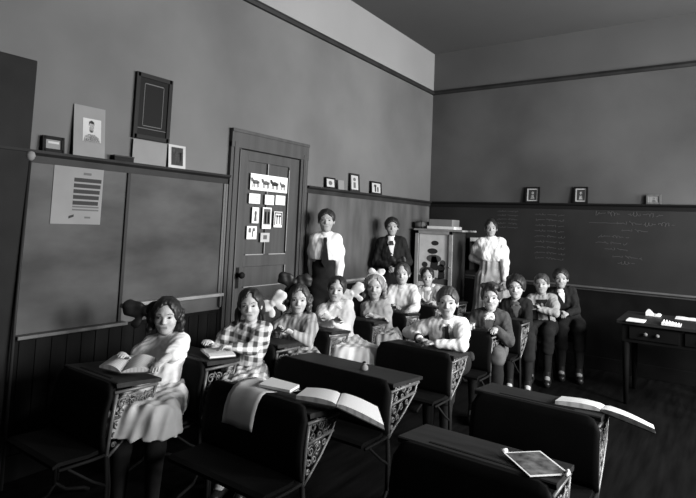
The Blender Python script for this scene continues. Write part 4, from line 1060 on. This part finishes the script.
person('person', 'dark haired girl in white pinafore seated before the picture cabinet', (.69, 5.32), 1.10, hip, (.682, 5.22, .965), .185, 24, 24,
       [(.70, 5.05, .72), (.82, 5.08, .72)], k, a, dict(m=cl_lgrey, puff=.018, g=.014), dict(type='skirt', m=cl_lgrey, hem=.25, w=.02), dict(m=hair_d, style='tied', thick=.05),
       group=PG, extras=(apron(cl_white), collar(cl_white, .03, depth=0)))
# boys
hip = (1.60, 3.78, .51); k, a = legs(hip, 8, 1.20)
person('person', 'boy in white shirt and dark necktie leaning folded arms on desk', (1.60, 3.86), 1.20, hip, (1.612, 3.67, .955), .208, 20, 22,
       [(1.46, 3.55, .685), (1.61, 3.50, .685)], k, a, dict(m=cl_white, puff=.004, wr=.004, g=.016, name='shirt', hem=1, low=.07), dict(type='trousers', m=cl_dark, len=.4), dict(m=hair_m, style='short', thick=.05, fore=.40),
       group=PG, h=.0055, female=False, handdir=[(.75, -.45, 0), (-.95, -.15, 0)], shw=.09, poles=[V(-1, .35, -.15), V(1, .35, -.15)], extras=(tie(cl_dark), collar(cl_white, .03, depth=.03), wristband(leather, 0)))
hip = (1.66, 4.44, .51); k, a = legs(hip, 14, 1.20, .07)
person('person', 'boy in dark jacket with broad white collar, hands on his desk', (1.66, 4.52), 1.20, hip, (1.690, 4.36, .940), .212, 18, 16,
       [(1.58, 4.18, .722), (1.79, 4.19, .722)], k, a, dict(m=mat('jacket_grey', .045, .9, .1, .2, 20, .1), g=.024, name='jacket', hem=1, vneck=True), dict(type='trousers', m=cl_mid, len=.04), dict(m=hair_m, style='mop', thick=.07, fore=.40),
       group=PG, h=.0055, female=False, handdir=[(.3, -.9, -.1), (.2, -.9, 0)], shw=.09, tilt=2, extras=(shirt_front(cl_mid, .05, .4), shirt_front(cl_white, .04, .78, 'shirt_front'), collar(cl_white, .04, depth=.04)))
hip = (1.62, 5.36, .51); k, a = legs(hip, 18, 1.15, .07)
person('person', 'dark haired boy in black coat seated just behind the jacket boy', (1.62, 5.36), 1.15, hip, (1.625, 5.22, .95), .215, 16, 14,
       [(1.60, 5.08, .62), (1.74, 5.06, .52)], k, a, dict(m=cl_dark, g=.024, name='coat', hem=1, vneck=True), dict(type='trousers', m=cl_dark, len=.4), dict(m=hair_d, style='mop', thick=.10, fore=.42),
       group=PG, female=False, shw=.09, extras=(shirt_front(cl_mid, .04, .6), collar(cl_mid, .03, depth=.02)))
hip = (1.74, 5.84, .51); k, a = legs(hip, 5, 1.14, .07)
person('person', 'crop haired boy in light shirt with arms crossed on chest', (1.74, 5.84), 1.14, hip, (1.735, 5.72, .962), .20, 14, 8,
       [(1.70, 5.56, .745), (1.74, 5.57, .725)], k, a, dict(m=cl_grey, g=.018, name='shirt', puff=.005, hem=1, low=.10), dict(type='trousers', m=cl_dark, len=.4), dict(m=hair_m, style='short', thick=.035, fore=.42),
       group=PG, female=False, skinm=skin2, handdir=[(.6, -.3, .1), (-.9, -.2, 0)], shw=.09, poles=[V(-.8, -.1, -.6), V(.8, -.3, -.6)], extras=(suspenders(cl_dark), shirt_front(cl_dark, .05, .6, 'dark_scarf')))
hip = (1.92, 6.20, .51); k, a = legs(hip, 12, 1.20, .07)
person('person', 'boy in black jacket with white open collar, rearmost by back wall', (1.92, 6.20), 1.20, hip, (1.83, 6.12, 1.0), .20, 16, 14,
       [(1.86, 5.95, .66), (1.94, 5.95, .66)], k, a, dict(m=cl_dark, g=.022, name='jacket', hem=1, vneck=True), dict(type='trousers', m=cl_dark, len=.4), dict(m=hair_d, style='short', thick=.07, fore=.44),
       group=PG, female=False, skinm=skin2, shw=.09, extras=(shirt_front(cl_white, .026, .70), collar(cl_white, .02, depth=0)))
# standing
person('person', 'young man standing in white shirt, dark tie and dark trousers', (.25, 4.02), 1.40, (.25, 4.00, .90), (.250, 3.96, 1.515), .205, 34, 36,
       [(.15, 3.94, .90), (.38, 4.0, .90)], None, [(.21, 3.97, .09), (.31, 4.06, .09)], dict(m=cl_white, g=.016, name='shirt', puff=.003, wr=.003), dict(type='trousers', m=cl_dark, wz=1.17), dict(m=hair_d, style='short', thick=.05, fore=.40),
       group=None, female=False, adult=True, skinm=skin2, shw=.071, poles=[V(-.5, .4, 0), V(.5, .8, 0)], extras=(tie(cl_dark), collar(cl_white, .008, depth=0, high=True)))
person('person', 'youth standing in black suit jacket and white shirt near corner', (.27, 5.20), 1.36, (.27, 5.22, .84), (.256, 5.16, 1.478), .195, 30, 34,
       [(.30, 5.06, 1.04), (.38, 5.08, 1.05)], None, [(.22, 5.17, .09), (.32, 5.24, .09)], dict(m=cl_dark, g=.020, name='jacket', hem=1, vneck=True), dict(type='trousers', m=cl_dark), dict(m=hair_d, style='short', thick=.08, fore=.40),
       group=None, female=False, adult=True, skinm=skin2, shw=.083, extras=(shirt_front(cl_white, .03, .62), collar(cl_white, .008, depth=0, high=True), tie(cl_char, False)))
person('person', 'woman standing in white puffed blouse and long pale skirt', (1.06, 6.15), 1.40, (1.06, 6.15, .90), (1.047, 6.10, 1.51), .188, 18, 22,
       [(.99, 6.10, 1.09), (1.25, 6.05, .87)], None, [(1.0, 6.15, .09), (1.12, 6.17, .09)], dict(m=cl_white, g=.018, puff=.013, wr=.0045), dict(type='skirt', m=cl_lgrey, hem=.9, wz=1.15, w=.11, wr=.010, belt=cl_white), dict(m=hair_d, style='updo', thick=.05, fore=.42),
       group=None, female=True, adult=True, skinm=skin2, shw=.080, poles=[V(-1, .5, 0), V(1, .5, 0)], extras=(collar(cl_white, .012, depth=0, high=True),))

# stools for the last boys
def stool(label, x, y, zt=.37):
    t = thing('stool', label, 'stool', (x, y, 0), 0, 'plain wooden stools')
    bm = bmesh.new(); lathe(bm, [(.13, 0), (.14, .006), (.14, .02), (.13, .026)], (0, 0, zt-.026)); link('seat', finish(bm, True), desk_wood, t)
    for k in range(4):
        c, s = math.cos(PI/4+k*PI/2), math.sin(PI/4+k*PI/2); bm = bmesh.new(); tube(bm, [(c*.15, s*.15, 0), (c*.09, s*.09, zt-.02)], .012, 6); link('leg', finish(bm, True), desk_wood, t)
stool('dark wooden stool under the curly haired boy in black coat', 1.62, 5.38); stool('dark wooden stool under the crop haired boy with crossed arms', 1.74, 5.86); stool('dark wooden stool under the rearmost boy by the back wall', 1.93, 6.22)
